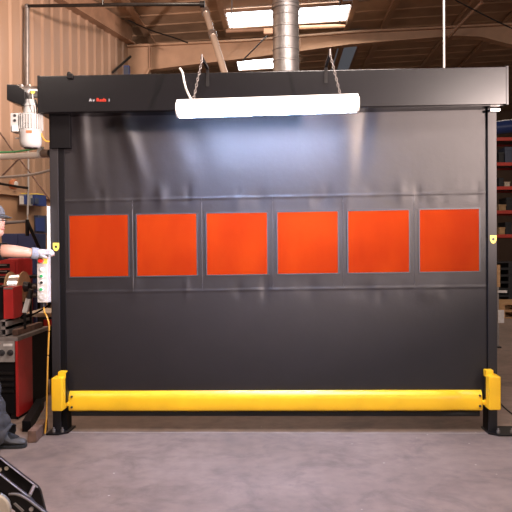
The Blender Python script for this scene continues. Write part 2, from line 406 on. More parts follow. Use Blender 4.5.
# base plates with anchor bolts
for x0, x1, y0, p in ((G(45, 436).x, G(68, 434).x, 5.41, pl), (G(490, 436).x, G(522, 436).x, 5.40, pr)):
    mb = MB(); c = .06
    if p is pl: pts = [(x0, y0), (x1 - c, y0), (x1, y0 + c), (x1, 5.66), (x0, 5.66)]
    else: pts = [(x0 + c, y0), (x1, y0), (x1, 5.66), (x0, 5.66), (x0, y0 + c)]
    mb.prism([(x, y, 0) for x, y in pts], (0, 0, .014), .002); bpn = mb.build('base_plate', 'black_steel', p)
    for fx in (.3, .72):
        mb = MB(); cx = x0 + (x1 - x0) * fx; mb.cyl((cx, y0 + .045, .013), (cx, y0 + .045, .035), .014, n=6); mb.cyl((cx, y0 + .045, .03), (cx, y0 + .045, .05), .007, n=10); mb.build('anchor_bolt', 'dull_steel', bpn)
# warning stickers: little yellow shields
for px, py, p in ((56, 247, pl), (493.3, 239.5, pr)):
    c = P(px, py, YF - .002); w_, h_ = .024, .032
    pts = [(-w_, h_), (w_, h_), (w_, -h_ * .2), (w_ * .55, -h_ * .8), (0, -h_), (-w_ * .55, -h_ * .8), (-w_, -h_ * .2)]
    mb = MB(); mb.prism([(c.x + x, YF - .0025, c.z + z) for x, z in pts], (0, .002, 0)); st = mb.build('warning_sticker', 'hazard_yellow', p, smooth=0)
    mb = MB(); mb.cyl((c.x, YF - .0035, c.z + .002), (c.x, YF - .002, c.z + .002), .011, n=16); mb.build('sticker_emblem', 'chip_dark', p, smooth=0)
# curtain
YC = YF + .032
CX0 = P(63, 250, YC).x; CX1 = P(489, 250, YC).x
def zc(py, x=None): return P(270, py, YC).z
WPX = [(70, 129, 216, 275.5), (137.3, 197, 214.5, 275), (206.8, 267.3, 213, 274.3), (277.5, 338, 212, 273.3), (348.3, 409.2, 211, 272.5), (419.8, 478.8, 210, 271.3)]
WIN = []
for (x0, x1, y0, y1) in WPX:
    a = P(x0, y0, YC); b = P(x1, y1, YC); WIN.append((a.x, b.x, b.z, a.z))
bump_list = []
rnd = random.Random(3)
for k in range(70):
    x = rnd.uniform(CX0, CX1); kind = rnd.random()
    zt = P(x * 130 + 282, 196, YC).z if kind < .6 else P(270, 289, YC).z
    bump_list.append((x, zt + rnd.uniform(-.05, .03), rnd.uniform(.02, .06), rnd.uniform(.04, .10), rnd.uniform(-.006, .006)))
ZS1 = P(270, 197, YC).z; ZS2 = P(270, 289.5, YC).z
def wave(x, z):
    y = 0.0
    # broad billow of the sheet and slanting tension folds in the upper part
    y += .016 * math.sin(1.9 * x + .6) * math.sin(.9 * z)
    up = max(0, min(1, (z - ZS1) / .5))
    for (xx, sl, w_, am) in ((P(83, 120, YC).x, .06, .05, .024), (P(128, 130, YC).x, .28, .065, .028), (P(190, 150, YC).x, .30, .10, -.010), (P(365, 150, YC).x, -.12, .06, -.013), (P(345, 150, YC).x, .12, .09, .010), (P(104, 150, YC).x, .1, .05, -.008)):
        u = (x - (xx + sl * (2.35 - z))) / w_; y -= up * am * math.exp(-u * u)
    for (bx, bz, sx, sz, am) in bump_list:
        u = ((x - bx) / sx) ** 2 + ((z - bz) / sz) ** 2
        if u < 6: y += am * math.exp(-u)
    # puckered seams
    for zz in (ZS1, ZS2):
        d = (z - zz - .0035 * (x - XC)) / .007
        if abs(d) < 3: y -= .004 * math.exp(-d * d) * (1 + .5 * math.sin(37 * x) * math.sin(11 * x))
    return y
xs = set(); zsb = set()
n = 230
for i in range(n + 1): xs.add(round(CX0 + (CX1 - CX0) * i / n, 4))
xs = sorted(xs)
def snapx(arr, val):
    k = min(range(len(arr)), key=lambda i: abs(arr[i] - val)); arr[k] = val
for (x0, x1, z0, z1) in WIN: snapx(xs, x0); snapx(xs, x1)
ZT = P(60, 112, YC).z + .05; ZB = P(270, 400, YC).z
wz1 = sum(q[3] for q in WIN) / 6; wz0 = sum(q[2] for q in WIN) / 6
zl = [ZB + (ZT - ZB) * i / 260 for i in range(261)]
snapx(zl, wz0); snapx(zl, wz1)
cm = MB(); grid = []
SH = (WIN[5][3] - WIN[0][3]) / (WIN[5][0] - WIN[0][0])
for z in zl: grid.append([cm.bm.verts.new((x, YC + wave(x, z), z + SH * (x - XC) * min(1, max(0, z / 1.6)))) for x in xs])
for j in range(len(zl) - 1):
    for i in range(len(xs) - 1):
        xm = (xs[i] + xs[i + 1]) / 2; zm = (zl[j] + zl[j + 1]) / 2
        if wz0 < zm < wz1 and any(x0 < xm < x1 for (x0, x1, _, _) in WIN): continue
        cm.bm.faces.new((grid[j][i], grid[j][i + 1], grid[j + 1][i + 1], grid[j + 1][i]))
bmesh.ops.solidify(cm.bm, geom=cm.bm.faces[:], thickness=.003)
curtain = cm.build('door_curtain', 'vinyl', door, smooth=60)
for (x0, x1, z0, z1) in WIN:
    xm = (x0 + x1) / 2; dz = SH * (xm - XC)
    a0, a1 = wz0 + dz, wz1 + dz; yy = YC - .004
    def yv(x, z): return YC + wave(x, z - dz) - .004
    mb = MB(); N = 10; g = []
    for j in range(N + 1):
        g.append([mb.bm.verts.new((x0 - .008 + (x1 - x0 + .016) * i / N, yv(x0 + (x1 - x0) * i / N, a0 + (a1 - a0) * j / N), a0 - .008 + (a1 - a0 + .016) * j / N + SH * ((x1 - x0) * (i / N - .5)))) for i in range(N + 1)])
    for j in range(N):
        for i in range(N): mb.bm.faces.new((g[j][i], g[j][i + 1], g[j + 1][i + 1], g[j + 1][i]))
    bmesh.ops.solidify(mb.bm, geom=mb.bm.faces[:], thickness=.002)
    pane = mb.build('window_pane', 'orange_vinyl', curtain, smooth=40)
    tag(pane, 'translucent orange window')
    b = MB(); wb = .011
    for (p, q_, r_, s_) in ((x0 - wb, x1 + wb, a0 - wb, a0), (x0 - wb, x1 + wb, a1, a1 + wb), (x0 - wb, x0, a0, a1), (x1, x1 + wb, a0, a1)):
        pts = []
        for (x, z) in ((p, r_), (q_, r_), (q_, s_), (p, s_)): pts.append((x, yv(x, z) - .003, z + SH * (x - xm)))
        b.prism(pts, (0, .003, 0))
    b.build('window_border', 'grey_plastic' if False else 'seam', curtain, smooth=0)
# vertical welds between the windows
for px in (133.2, 202, 272.5, 343.2, 414.5):
    b = MB(); x = P(px, 245, YC).x
    b.tube([(x, YC + wave(x, ZS2 + (ZS1 - ZS2) * t) - .0005, ZS2 + (ZS1 - ZS2) * t + SH * (x - XC)) for t in [i / 30 for i in range(31)]], .002, 6); b.build('weld_seam', 'seam', curtain)
# bottom bar
YBar = YF - .02
bx0 = P(68.5, 400, YBar).x; bx1 = P(482.5, 400, YBar).x
bz1 = P(276, 391.6, YBar).z; bz0 = P(276, 412, YBar).z; bh = bz1 - bz0
prof = [(.11, 0), (.03, 0), (.006, .012), (0, .03), (.0, bh * .62), (.012, bh * .86), (.035, bh), (.11, bh)]
nb = 70; bb = MB(); rows = []
for i in range(nb + 1):
    t = i / nb; x = bx0 + (bx1 - bx0) * t
    ed = min(i, nb - i) / nb * (bx1 - bx0)
    dent = .012 * math.exp(-((ed - .17) / .07) ** 2) * (1 if t > .5 else .5)
    rows.append([bb.bm.verts.new((x, YBar + y + (dent if y < .05 else 0), bz0 + z + .0015 * (x - XC))) for y, z in prof])
for i in range(nb):
    for k in range(len(prof)): bb.bm.faces.new((rows[i][k], rows[i + 1][k], rows[i + 1][(k + 1) % len(prof)], rows[i][(k + 1) % len(prof)]))
bb.bm.faces.new(rows[0][::-1]); bb.bm.faces.new(rows[-1])
bar = bb.build('bottom_bar', 'yellow_bar', door, smooth=35)
tag(bar, 'yellow impact bar along the bottom')
for px in (71.8, 480):
    for py in (396.7, 407.2) if px < 100 else (395.6, 406):
        c = P(px, py, YBar - .002); q = MB(); q.cyl((c.x, YBar - .008, c.z), (c.x, YBar + .004, c.z), .009, n=12); q.build('bar_bolt', 'chip_dark', bar)
q = MB(); q.tube([(bx0 + .01, YBar + .06, bz0 - .02), (bx1 - .01, YBar + .06, bz0 - .02)], .026, 12); q.build('rubber_seal', 'rubber', bar)
# yellow post guards
for (fx0, fx1, back_in, strip, sgn) in ((50.7, 62.5, 66, 66.6, 1), (489, 501.3, 487, 485.6, -1)):
    yt, yb_ = (378, 411.5) if sgn > 0 else (376.5, 410.5)
    Yg = 5.36; a = P(fx0, yt, Yg); b = P(fx1, yb_, Yg)
    mb = MB(); mb.box((a.x, Yg, b.z), (b.x, YF - .002, a.z), .012)
    g = mb.build('post_guard', 'yellow', door); tag(g, 'yellow guard box at the foot of the post')
    xi = b.x if sgn > 0 else a.x
    mb = MB(); mb.box((xi - .055 if sgn > 0 else xi - .004, YF - .07, a.z - .02), (xi + .004 if sgn > 0 else xi + .055, YF - .001, a.z + .035), .006)
    mb.box((xi - .02, YF - .05, b.z + .02), (xi + .02, YF - .001, b.z + .05), .004); mb.build('guard_bracket', 'yellow', g)
    s0 = P(strip, 372, YF - .03); s1 = P(strip, 402 if sgn > 0 else 399, YF - .03)
    mb = MB(); mb.box((s0.x - .007, YF - .06, s1.z), (s0.x + .007, YF - .001, s0.z), .003); mb.build('guard_plate', 'black_steel', g)
# lifting eyes/brackets seen on top of the hood
for px, h, m in ((69, 3.0, 'black_steel'),):
    c = P(px, 75, 5.35); mb = MB(); mb.box((c.x - .012, 5.33, c.z - .03), (c.x + .03, 5.37, c.z + .008), .004); mb.ball((c.x, 5.35, c.z + .012), .014); mb.build('lifting_eye', m, door)

# ------------------------------------------------------------------ gear motor on the end of the hood
YM = 5.42
mo = thing('gear_motor', 'white electric gear motor hanging below a black gearbox at the header end', 'motor', P(30, 148, YM))
a = P(6.5, 84, YM - .1)
gb = MB(); pts = [P(6.5, 84, YM - .08), P(17, 84.5, YM - .08), P(25, 91, YM - .08), P(25, 102, YM - .08), P(22, 105.5, YM - .08), P(6.5, 100, YM - .08)]
gb.prism(pts, (0, .2, 0), .006); gb.build('gearbox', 'black_paint', mo)
hub = MB(); a = P(13.5, 92, YM); b = P(39, 92, YM); hub.lathe(a + V((.04, 0, 0)), b, [(0, .058), (.03, .06), (.034, .04), (.06, .036), (.062, .05), (.09, .055), (.10, .045), (HX0 - .004 - a.x - .04, .045)], 24); hub.build('drive_shaft', 'silver', mo)
cp = MB(); a = P(32.5, 92, YM - .055); cp.cyl(a, a + V((0, .03, 0)), .014, .012, 14); tag(cp.build('shaft_plug', 'hazard_yellow', mo), 'yellow plug')
body = MB(); a = P(30.2, 100, YM); b = P(30.6, 148, YM)
ln = (a - b).length
body.lathe(a, b, [(0, .046), (.03, .05), (.034, .058), (.05, .058), (.054, .050), (.10, .052), (.112, .080), (.118, .082), (ln * .63, .082), (ln * .64, .079)], 32)
for k in range(28):
    an = 2 * PI * k / 28; d = V((math.cos(an), math.sin(an), 0)); c = a + d * .086
    R = Matrix.Rotation(an, 3, 'Z'); body.box(c + V((-.008, -.002, -ln * .62)), c + V((.008, .002, -.12)), 0, R)
mbody = body.build('motor_body', 'motor_white', mo, smooth=30)
fc = MB(); fc.lathe(a + V((0, 0, -ln * .62)), b, [(0, .081), (.004, .084), (ln * .26, .083), (ln * .33, .078), (ln * .37, .064), (ln * .38, .058)], 32); fc.build('fan_cover', 'motor_white', mo)
gr = MB(); gr.cyl(b + V((0, 0, -.004)), b + V((0, 0, .012)), .05, n=24); gr.build('fan_grille', 'chip_dark', mo)
npl = MB(); c = P(29, 131.5, YM - .086); npl.box((c.x - .024, c.y, c.z - .01), (c.x + .02, c.y + .02, c.z + .01), .002); npl.build('name_plate', 'copper', mo)
npl = MB(); c = P(26, 119, YM - .088); npl.box((c.x - .016, c.y, c.z - .03), (c.x + .018, c.y + .02, c.z + .03), .002); npl.build('rating_label', 'grey_plastic', mo)
tb = MB(); a = P(10.3, 113, YM - .05); b = P(17.5, 132, YM - .05); tb.box((a.x, YM - .06, b.z), (b.x + .01, YM + .05, a.z), .01)
c = P(19, 120, YM); tb.box((b.x, YM - .035, c.z - .05), (c.x + .03, YM + .035, c.z + .05), .006); tbo = tb.build('terminal_box', 'motor_white', mo)
q = MB(); a = P(12.5, 125.5, YM - .063); b = P(18.2, 131.5, YM - .063); q.box((a.x, YM - .075, b.z), (b.x, YM - .055, a.z), .004); q.build('cable_gland', 'white_enamel', tbo)
for py in (115.5, 120.5):
    q = MB(); c = P(15, py, YM - .06); q.cyl((c.x, YM - .068, c.z), (c.x, YM - .055, c.z), .010, n=12); q.build('cover_screw', 'chip_dark', tbo)
q = MB(); a = P(15.5, 138.3, YM); q.cyl(a, P(22, 138.3, YM), .006, n=10); q.build('brake_lever', 'white_dirty', mo)
cb = MB(); cb.tube(spline([P(41, 133, YM), P(43, 138, YM), P(46, 141, YM + .01), P(49.3, 141.5, YM + .03)]), .006, 8)
tag(cb.build('motor_cable', 'orange_cable', mo), 'orange and black cable')
cb = MB(); cb.tube(spline([P(32.5, 94, YM - .06), P(33, 100, YM - .09), P(35, 107, YM - .09), P(35.5, 113, YM - .07)]), .0045, 8); cb.build('breather_hose', 'white_dirty', mo)

# ------------------------------------------------------------------ hanging strip light
YL = 4.98
la = P(177.5, 101, YL); lb = P(357.5, 95, YL); dirx = (lb - la).normalized()
lamp = thing('strip_light', 'white fluorescent strip light hung on chains in front of the black header', 'light', la.lerp(lb, .5))
up = V((-dirx.z, 0, dirx.x)); lh = (P(268, 98, YL) - P(268, 114.3, YL)).length
hs = MB()
sec = [(-.055, 0), (.055, 0), (.065, -.03), (.070, -.074), (.062, -.089), (-.062, -.089), (-.070, -.074), (-.065, -.03)]
hs.prism([la + V((0, y, 0)) + up * z for y, z in sec], lb - la, .004); hs.build('housing', 'white_enamel', lamp)
df = MB(); sec = [(-.058, -.088), (.058, -.088), (.053, -.098), (.03, -lh), (-.03, -lh), (-.053, -.098)]
df.prism([la + dirx * .012 + V((0, y, 0)) + up * z for y, z in sec], (lb - la) - dirx * .024, .003); df.build('diffuser', 'tube_glow', lamp)
for p, s in ((la, -1), (lb, 1)):
    q = MB(); sec = [(-.060, -.02), (.060, -.02), (.074, -.05), (.073, -.078), (.058, -.098), (.03, -lh - .002), (-.03, -lh - .002), (-.058, -.098), (-.073, -.078), (-.074, -.05)]
    q.prism([p - dirx * .012 * s + V((0, y, 0)) + up * z for y, z in sec], dirx * .018 * s, .003); q.build('end_cap', 'white_enamel', lamp)
for px, py in ((209, 110.5), (326, 107)):
    c = P(px, py, YL - .073); q = MB(); q.cyl(c, c + V((0, .012, 0)), .006, n=10); q.build('latch', 'grey_plastic', lamp)
def bracket(tipx, tipy, bx, by0, by1):
    q = MB(); tip = P(tipx, tipy, YL); root = P(bx, by0 - 1.5, YH - .006); low = P(bx, by1, YH - .006)
    root.y = low.y = YH - .006
    q.prism([root + V((-.012, 0, 0)), root + V((.012, 0, 0)), low + V((.012, 0, 0)), low + V((-.012, 0, 0))], (0, .005, 0))
    d = (tip - root); w_ = V((.009, 0, 0))
    q.prism([root - w_, root + w_, tip + w_, tip - w_], (0, 0, .02)); q.build('bracket', 'black_steel', lamp, smooth=0)
    c = MB(); c.cyl(tip + V((0, 0, -.01)), tip + V((0, 0, .035)), .007, n=10); c.build('hook', 'dull_steel', lamp)
    return tip
def chain(a, b):
    q = MB(); a = V(a); b = V(b); L = (b - a).length; n_ = int(L / .021); d = (b - a).normalized()
    u = d.cross(V((0, 1, 0))).normalized(); w_ = d.cross(u)
    for i in range(n_):
        c = a + d * (L * (i + .5) / n_); ax = u if i % 2 else w_
        pts = []
        side = d.cross(ax)
        for k in range(13):
            t = 2 * PI * k / 12; pts.append(c + d * .0145 * math.cos(t) + side * .007 * math.sin(t))
        q.tube(pts, .0028, 6)
    return q.build('chain', 'dull_steel', lamp)
t1 = bracket(202, 59.5, 207.5, 71, 86.5); chain(t1, P(193.5, 99, YL))
t2 = bracket(330, 54, 326, 69, 83); chain(t2, P(340.5, 95.5, YL))
q = MB(); q.tube(spline([P(180, 68.5, 5.21), P(182.5, 73, 5.17), P(184.5, 83, 5.12), P(187, 91, 5.05), P(191.5, 100, YL)]), .008, 10); tag(q.build('power_cord', 'white_enamel', lamp), 'white power cord')

# ------------------------------------------------------------------ control station and white duct on the left post
XCt = P(42, 280, 5.44)
cs = thing('control_station', 'white push-button control box with red stop button, fixed beside the left post', 'control box', P(42, 303, 5.47))
a = P(36.6, 255.5, 5.42); b = P(48, 302.7, 5.42)
q = MB(); q.box((a.x, 5.42, b.z), (b.x, 5.50, a.z), .008); q.build('enclosure', 'white_dirty', cs)
for z_ in (b.z + .04, a.z - .07):
    q = MB(); q.box((b.x - .01, 5.47, z_), (L0 - .001, 5.50, z_ + .03)); q.build('mounting_bracket', 'black_steel', cs, smooth=0)
q = MB(); c = P(43, 260.8, 5.42); q.box((c.x - .035, 5.4165, c.z - .022), (c.x + .035, 5.421, c.z + .022), .002); q.build('stop_plate', 'hazard_yellow', cs)
def button(px, py, m, r=.012, d=.018, ring='grey_plastic'):
    c = P(px, py, 5.42); q = MB(); q.cyl((c.x, 5.412, c.z), (c.x, 5.421, c.z), r + .005, n=18); o = q.build('button_collar', ring, cs)
    q = MB(); q.lathe((c.x, 5.413, c.z), (c.x, 5.3, c.z), [(0, r), (d * .7, r), (d, r * .8)], 18); q.build('push_button', m, o)
button(41.3, 260.8, 'red_bright', .017, .03)
button(42.2, 269.5, 'white_enamel', .012, .012, 'white_enamel')
button(41.8, 276, 'green', .012, .012, 'white_enamel'); button(42, 282.5, 'chip_dark', .011, .012, 'white_enamel'); button(41.5, 289.3, 'green', .012, .012, 'white_enamel')
button(42.5, 296.8, 'white_dirty', .021, .004, 'white_dirty')
q = MB(); c = P(43.5, 303, 5.46); q.cyl(c + V((0, 0, .005)), c + V((0, 0, -.03)), .012, n=14); q.build('cable_gland', 'chip_dark', cs)
q = MB()
q.tube(spline([P(43.7, 306, 5.46), P(44.5, 312, 5.45), P(47, 317, 5.42), P(49.0, 326, 5.42), P(48.6, 340, 5.42), P(47.8, 360, 5.42), P(47.2, 385, 5.42), P(46.8, 405, 5.42), P(46.4, 420, 5.40), P(45.0, 433.5, 5.38)], 8), .0065, 8)
tag(q.build('yellow_cable', 'orange_cable', None), 'yellow control cable hanging down beside the left door post', 'cable')
a = P(46.3, 206, 5.44); b = P(51.4, 256, 5.44)
q = MB(); q.box((a.x, 5.45, b.z), (L0 - .001, 5.54, a.z), .004); tag(q.build('cable_trunking', 'white_enamel', None), 'white upright cable trunking fixed to the left door post above the control box', 'trunking')

# ------------------------------------------------------------------ worker
def skin_obj(name, joints, edges, m, parent, root=0, sub=2):
    me = bpy.data.meshes.new(name); base = V((0, 0, 0)); q = parent
    while q is not None: base += q.location; q = q.parent
    keys = list(joints); me.from_pydata([V(joints[k][0]) - base for k in keys], [(keys.index(a), keys.index(b)) for a, b in edges], []); me.update()
    o = bpy.data.objects.new(name, me); COL.objects.link(o)
    md = o.modifiers.new('s', 'SKIN'); md.use_smooth_shade = True
    sl = me.skin_vertices[0].data
    for i, k in enumerate(keys):
        r = joints[k][1]; sl[i].radius = r if isinstance(r, tuple) else (r, r); sl[i].use_root = (k == root or (root == 0 and i == 0))
    ms = o.modifiers.new('d', 'SUBSURF'); ms.levels = sub; ms.render_levels = sub
    dg = bpy.context.evaluated_depsgraph_get(); em = bpy.data.meshes.new_from_object(o.evaluated_get(dg))
    bpy.data.objects.remove(o)
    o = bpy.data.objects.new(name, em); COL.objects.link(o); em.materials.clear(); em.materials.append(M[m])
    for p in em.polygons: p.use_smooth = True
    if parent: o.parent = parent
    return o
YP = 5.16                                    # worker stands just in front of the post line
hx = P(-36, 300, YP).x
man = thing('worker', 'person in black t-shirt, grey cap and grey gloves reaching for the control box', 'person', (hx, YP, 0))
J = {}
sh = P(-30, 244, YP + .02)                    # right... near shoulder height
pel = V((hx - .02, YP, .93)); 
J['pelvis'] = (pel, (.155, .115)); J['belly'] = (V((hx, YP, 1.08)), (.145, .115)); J['chest'] = (V((hx + .05, YP, 1.28)), (.165, .125))
J['upper'] = (V((hx + .08, YP, 1.42)), (.13, .10)); J['neck'] = (V((hx + .12, YP, 1.52)), .06); 
hc = P(-9.5, 222, YP); hc = V((hc.x, YP, hc.z))
J['skull0'] = (hc + V((-.035, 0, -.06)), .062)
J['skull'] = (hc + V((-.01, 0, .03)), (.092, .085)); J['crown'] = (hc + V((-.015, 0, .10)), (.07, .066))
elbow = P(6, 250.5, YP + .10); wrist = P(36, 253.5, YP + .22); knk = P(44, 252.5, YP + .235)
far = .19
J['shL'] = (V((hx + .08, YP + far, 1.40)), .068); J['elL'] = (elbow, .052); J['foL'] = (elbow.lerp(wrist, .35), .052); J['wrL'] = (wrist, .033); J['paL'] = (knk, (.040, .026))
J['shR'] = (V((hx + .06, YP - far, 1.40)), .068); J['elR'] = (V((hx + .02, YP - far - .06, 1.11)), .05); J['foR'] = (V((hx + .05, YP - far - .06, 1.01)), .047); J['wrR'] = (V((hx + .10, YP - far - .03, .82)), .032); J['paR'] = (V((hx + .125, YP - far - .02, .745)), (.038, .024))
E = [('pelvis', 'belly'), ('belly', 'chest'), ('chest', 'upper'), ('upper', 'neck'), ('neck', 'skull0'), ('skull0', 'skull'), ('skull', 'crown'),
     ('upper', 'shL'), ('shL', 'elL'), ('elL', 'foL'), ('foL', 'wrL'), ('wrL', 'paL'), ('upper', 'shR'), ('shR', 'elR'), ('elR', 'foR'), ('foR', 'wrR'), ('wrR', 'paR')]
ankA = P(7, 432, YP - .06); ankB = V((hx - .16, YP + .12, .09))
ankA = V((ankA.x - .055, YP - .07, .09))
for s, ank, kneex in (('A', ankA, .10), ('B', ankB, .02)):
    y0 = YP - .09 if s == 'A' else YP + .09
    J['hip' + s] = (V((hx - .01, y0, .86)), .095); J['knee' + s] = (V(((hx + ank.x) / 2 + .06, (y0 + ank.y) / 2, .49)), .064)
    J['calf' + s] = (V((ank.x * .75 + hx * .25 - .0, ank.y, .33)), .062); J['ank' + s] = (ank, .042); J['toe' + s] = (ank + V((.15, 0, -.055)), (.04, .03))
    E += [('pelvis', 'hip' + s), ('hip' + s, 'knee' + s), ('knee' + s, 'calf' + s), ('calf' + s, 'ank' + s), ('ank' + s, 'toe' + s)]
fing = {}
def fingers(tagc, palm, fwd, side, down, grip):
    # four unequal fingers bent round what they hold, and a thumb from the side of the palm
    for k, (off, ln_) in enumerate(((-.030, .070), (-.010, .080), (.010, .075), (.029, .058))):
        b0 = palm + side * off + fwd * .012
        j1 = b0 + fwd * ln_ * .45; j2 = j1 + (fwd * (.75 - .5 * grip) + down * (.25 + .5 * grip)) * ln_ * .38; j3 = j2 + (fwd * (.5 - grip * .5) + down * (.4 + .6 * grip)) * ln_ * .30
        pr_ = None
        for nm, p, r in (('a', b0, .0095), ('b', j1, .0092), ('c', j2, .0085), ('d', j3, .0072)):
            kk = 'f%s%d%s' % (tagc, k, nm); J[kk] = (p, r); fing[kk] = 1; E.append(('pa' + tagc if pr_ is None else pr_, kk)); pr_ = kk
    t0 = palm - fwd * .02 - side * .035; t1_ = t0 + fwd * .03 - side * .018 + down * .012; t2_ = t1_ + fwd * .028 + down * .014
    pr_ = 'pa' + tagc
    for nm, p, r in (('a', t0, .012), ('b', t1_, .0105), ('c', t2_, .008)):
        kk = 't%s%s' % (tagc, nm); J[kk] = (p, r); fing[kk] = 1; E.append((pr_, kk)); pr_ = kk
fwd = (knk - wrist).normalized()
fingers('L', knk, fwd, V((0, 1, 0)).cross(V((0, 0, 1))).normalized().cross(fwd).normalized() if False else V((0, .92, .38)), V((0, .25, -1)).normalized(), .35)
fw2 = V((.30, .1, -.95)).normalized(); fingers('R', J['paR'][0], fw2, V((0, 1, 0)), V((-.93, 0, -.3)), .4)
core = {k: v for k, v in J.items() if k not in fing}
body_o = skin_obj('body', core, [e_ for e_ in E if e_[0] in core and e_[1] in core], 'skin', man)
# face and ear details shaped onto the head (joined into the body mesh)
fmb = MB()
rot = None
for c in 'LR':
    for k in range(4):
        cc = [J['f%s%d%s' % (c, k, n_)] for n_ in 'abcd']; fmb.tube([J['pa' + c][0].lerp(cc[0][0], .3)] + [p for p, r in cc], [.011] + [r for p, r in cc], 10); fmb.ball(cc[3][0], cc[3][1])
    cc = [J['t%s%s' % (c, n_)] for n_ in 'abc']; fmb.tube([J['pa' + c][0]] + [p for p, r in cc], [.013] + [r for p, r in cc], 10); fmb.ball(cc[2][0], cc[2][1])
fmb.ball(hc + V((.085, 0, -.005)), .022, .016, .03)                    # nose
fmb.ball(hc + V((.058, 0, -.075)), .038, .045, .035)                   # chin and jaw
fmb.ball(hc + V((.045, 0, -.02)), .055, .065, .075)                    # front of the face
fmb.ball(hc + V((.068, 0, .03)), .026, .05, .014)                      # brow
for s in (-1, 1): fmb.ball(hc + V((-.015, s * .088, -.005)), .02, .01, .032)
for v in fmb.bm.verts: v.co -= man.location
tmp = bpy.data.meshes.new('t'); fmb.bm.to_mesh(tmp); fmb.bm.free()
bb_ = bmesh.new(); bb_.from_mesh(body_o.data); bmesh.ops.holes_fill(bb_, edges=[e_ for e_ in bb_.edges if e_.is_boundary], sides=0); print('BOUND', sum(not e_.is_manifold for e_ in bb_.edges)); bb_.from_mesh(tmp); bb_.to_mesh(body_o.data); bb_.free()
for p in body_o.data.polygons: p.use_smooth = True
rm = body_o.modifiers.new('r', 'REMESH'); rm.mode = 'VOXEL'; rm.voxel_size = .0055; rm.use_smooth_shade = True
sm = body_o.modifiers.new('sm', 'SMOOTH'); sm.iterations = 4; sm.factor = .4
dg = bpy.context.evaluated_depsgraph_get(); em = bpy.data.meshes.new_from_object(body_o.evaluated_get(dg)); body_o.modifiers.clear(); body_o.data = em
em.materials.clear(); em.materials.append(M['skin'])
for s in (-1, 1):
    q = MB(); q.ball(hc + V((.086, s * .032, .012)), .012, n=14); ey = q.build('eye', 'eye_white', man)
    q = MB(); q.ball(hc + V((.094, s * .033, .012)), .0055, n=10); q.build('iris', 'chip_dark', ey)
q = MB(); q.ball(hc + V((.092, 0, -.052)), .010, .026, .007); q.build('lips', 'lips', man)
q = MB(); q.ball(hc + V((-.045, 0, .02)), .072, .096, .085); q.ball(hc + V((-.065, 0, -.035)), .04, .075, .05); q.build('hair', 'hair', man)
# cap
q = MB(); capc = hc + V((-.012, 0, .055))
t = bmesh.new(); bmesh.ops.create_uvsphere(t, u_segments=32, v_segments=18, radius=1)
bmesh.ops.delete(t, geom=[v for v in t.verts if v.co.z < -.12], context='VERTS')
for v in t.verts: v.co = capc + V((v.co.x * .115, v.co.y * .103, v.co.z * .098))
bmesh.ops.solidify(t, geom=t.faces[:], thickness=.004); q.merge(t); cap = q.build('cap', 'cap_cloth', man)
br = MB(); pts = []
nbr = 14
for i in range(nbr + 1):
    an = -PI / 2 + PI * i / nbr; pts.append((math.cos(an), math.sin(an)))
lowr = [br.bm.verts.new(capc + V((.03 + .14 * c, .085 * s, -.005 - .02 * c - .018 * s * s))) for c, s in pts]
inn = [br.bm.verts.new(capc + V((.03 + .075 * c, .092 * s, .004 - .01 * s * s))) for c, s in pts]
for i in range(nbr): br.bm.faces.new((inn[i], lowr[i], lowr[i + 1], inn[i + 1]))
bmesh.ops.solidify(br.bm, geom=br.bm.faces[:], thickness=.004); br.build('cap_brim', 'cap_cloth', cap)
# safety glasses
q = MB(); pts = []
for i in range(13):
    an = -PI / 2 + PI * i / 12; pts.append(hc + V((.02 + .092 * math.cos(an), .088 * math.sin(an), .012)))
q.tube(pts, .0035, 8); q.tube([hc + V((-.03, -.09, .016)), hc + V((.02, -.089, .012))], .003, 8); q.tube([hc + V((-.03, .09, .016)), hc + V((.02, .089, .012))], .003, 8); q.build('glasses', 'chip_dark', man)
g = lambda k, s=1.0, a=0.0: (J[k][0], tuple(x * s + a for x in (J[k][1] if isinstance(J[k][1], tuple) else (J[k][1],) * 2)))
# clothes that follow the body: shirt with sleeves to the elbow, loose trousers
BON = []
for a_, b_ in E:
    if a_ in core and b_ in core: BON.append((a_, b_, core[a_][0], core[b_][0], max(core[a_][1]) if isinstance(core[a_][1], tuple) else core[a_][1]))
def bone_at(p):
    best = None
    for a_, b_, A, B, r in BON:
        d = B - A; t_ = max(0, min(1, (p - A).dot(d) / d.length_squared)); q_ = (p - (A + d * t_)).length - r * .6
        if best is None or q_ < best[0]: best = (q_, a_, b_, t_)
    return best[1], best[2], best[3]
def is_shirt(p):
    a_, b_, t_ = bone_at(p)
    if p.z < .97: return False
    if b_ in ('belly', 'chest', 'upper', 'shL', 'shR'): return True
    if b_ == 'neck': return p.z < J['neck'][0].z - .045
    if b_ == 'elL': return t_ < .93
    if b_ == 'elR': return t_ < .75
    return False
def is_trouser(p):
    a_, b_, t_ = bone_at(p)
    if p.z < .055: return False
    if b_ == 'belly': return p.z < 1.02
    return b_[:3] in ('hip', 'kne', 'cal', 'ank') or (b_[:3] == 'toe' and t_ < .45)
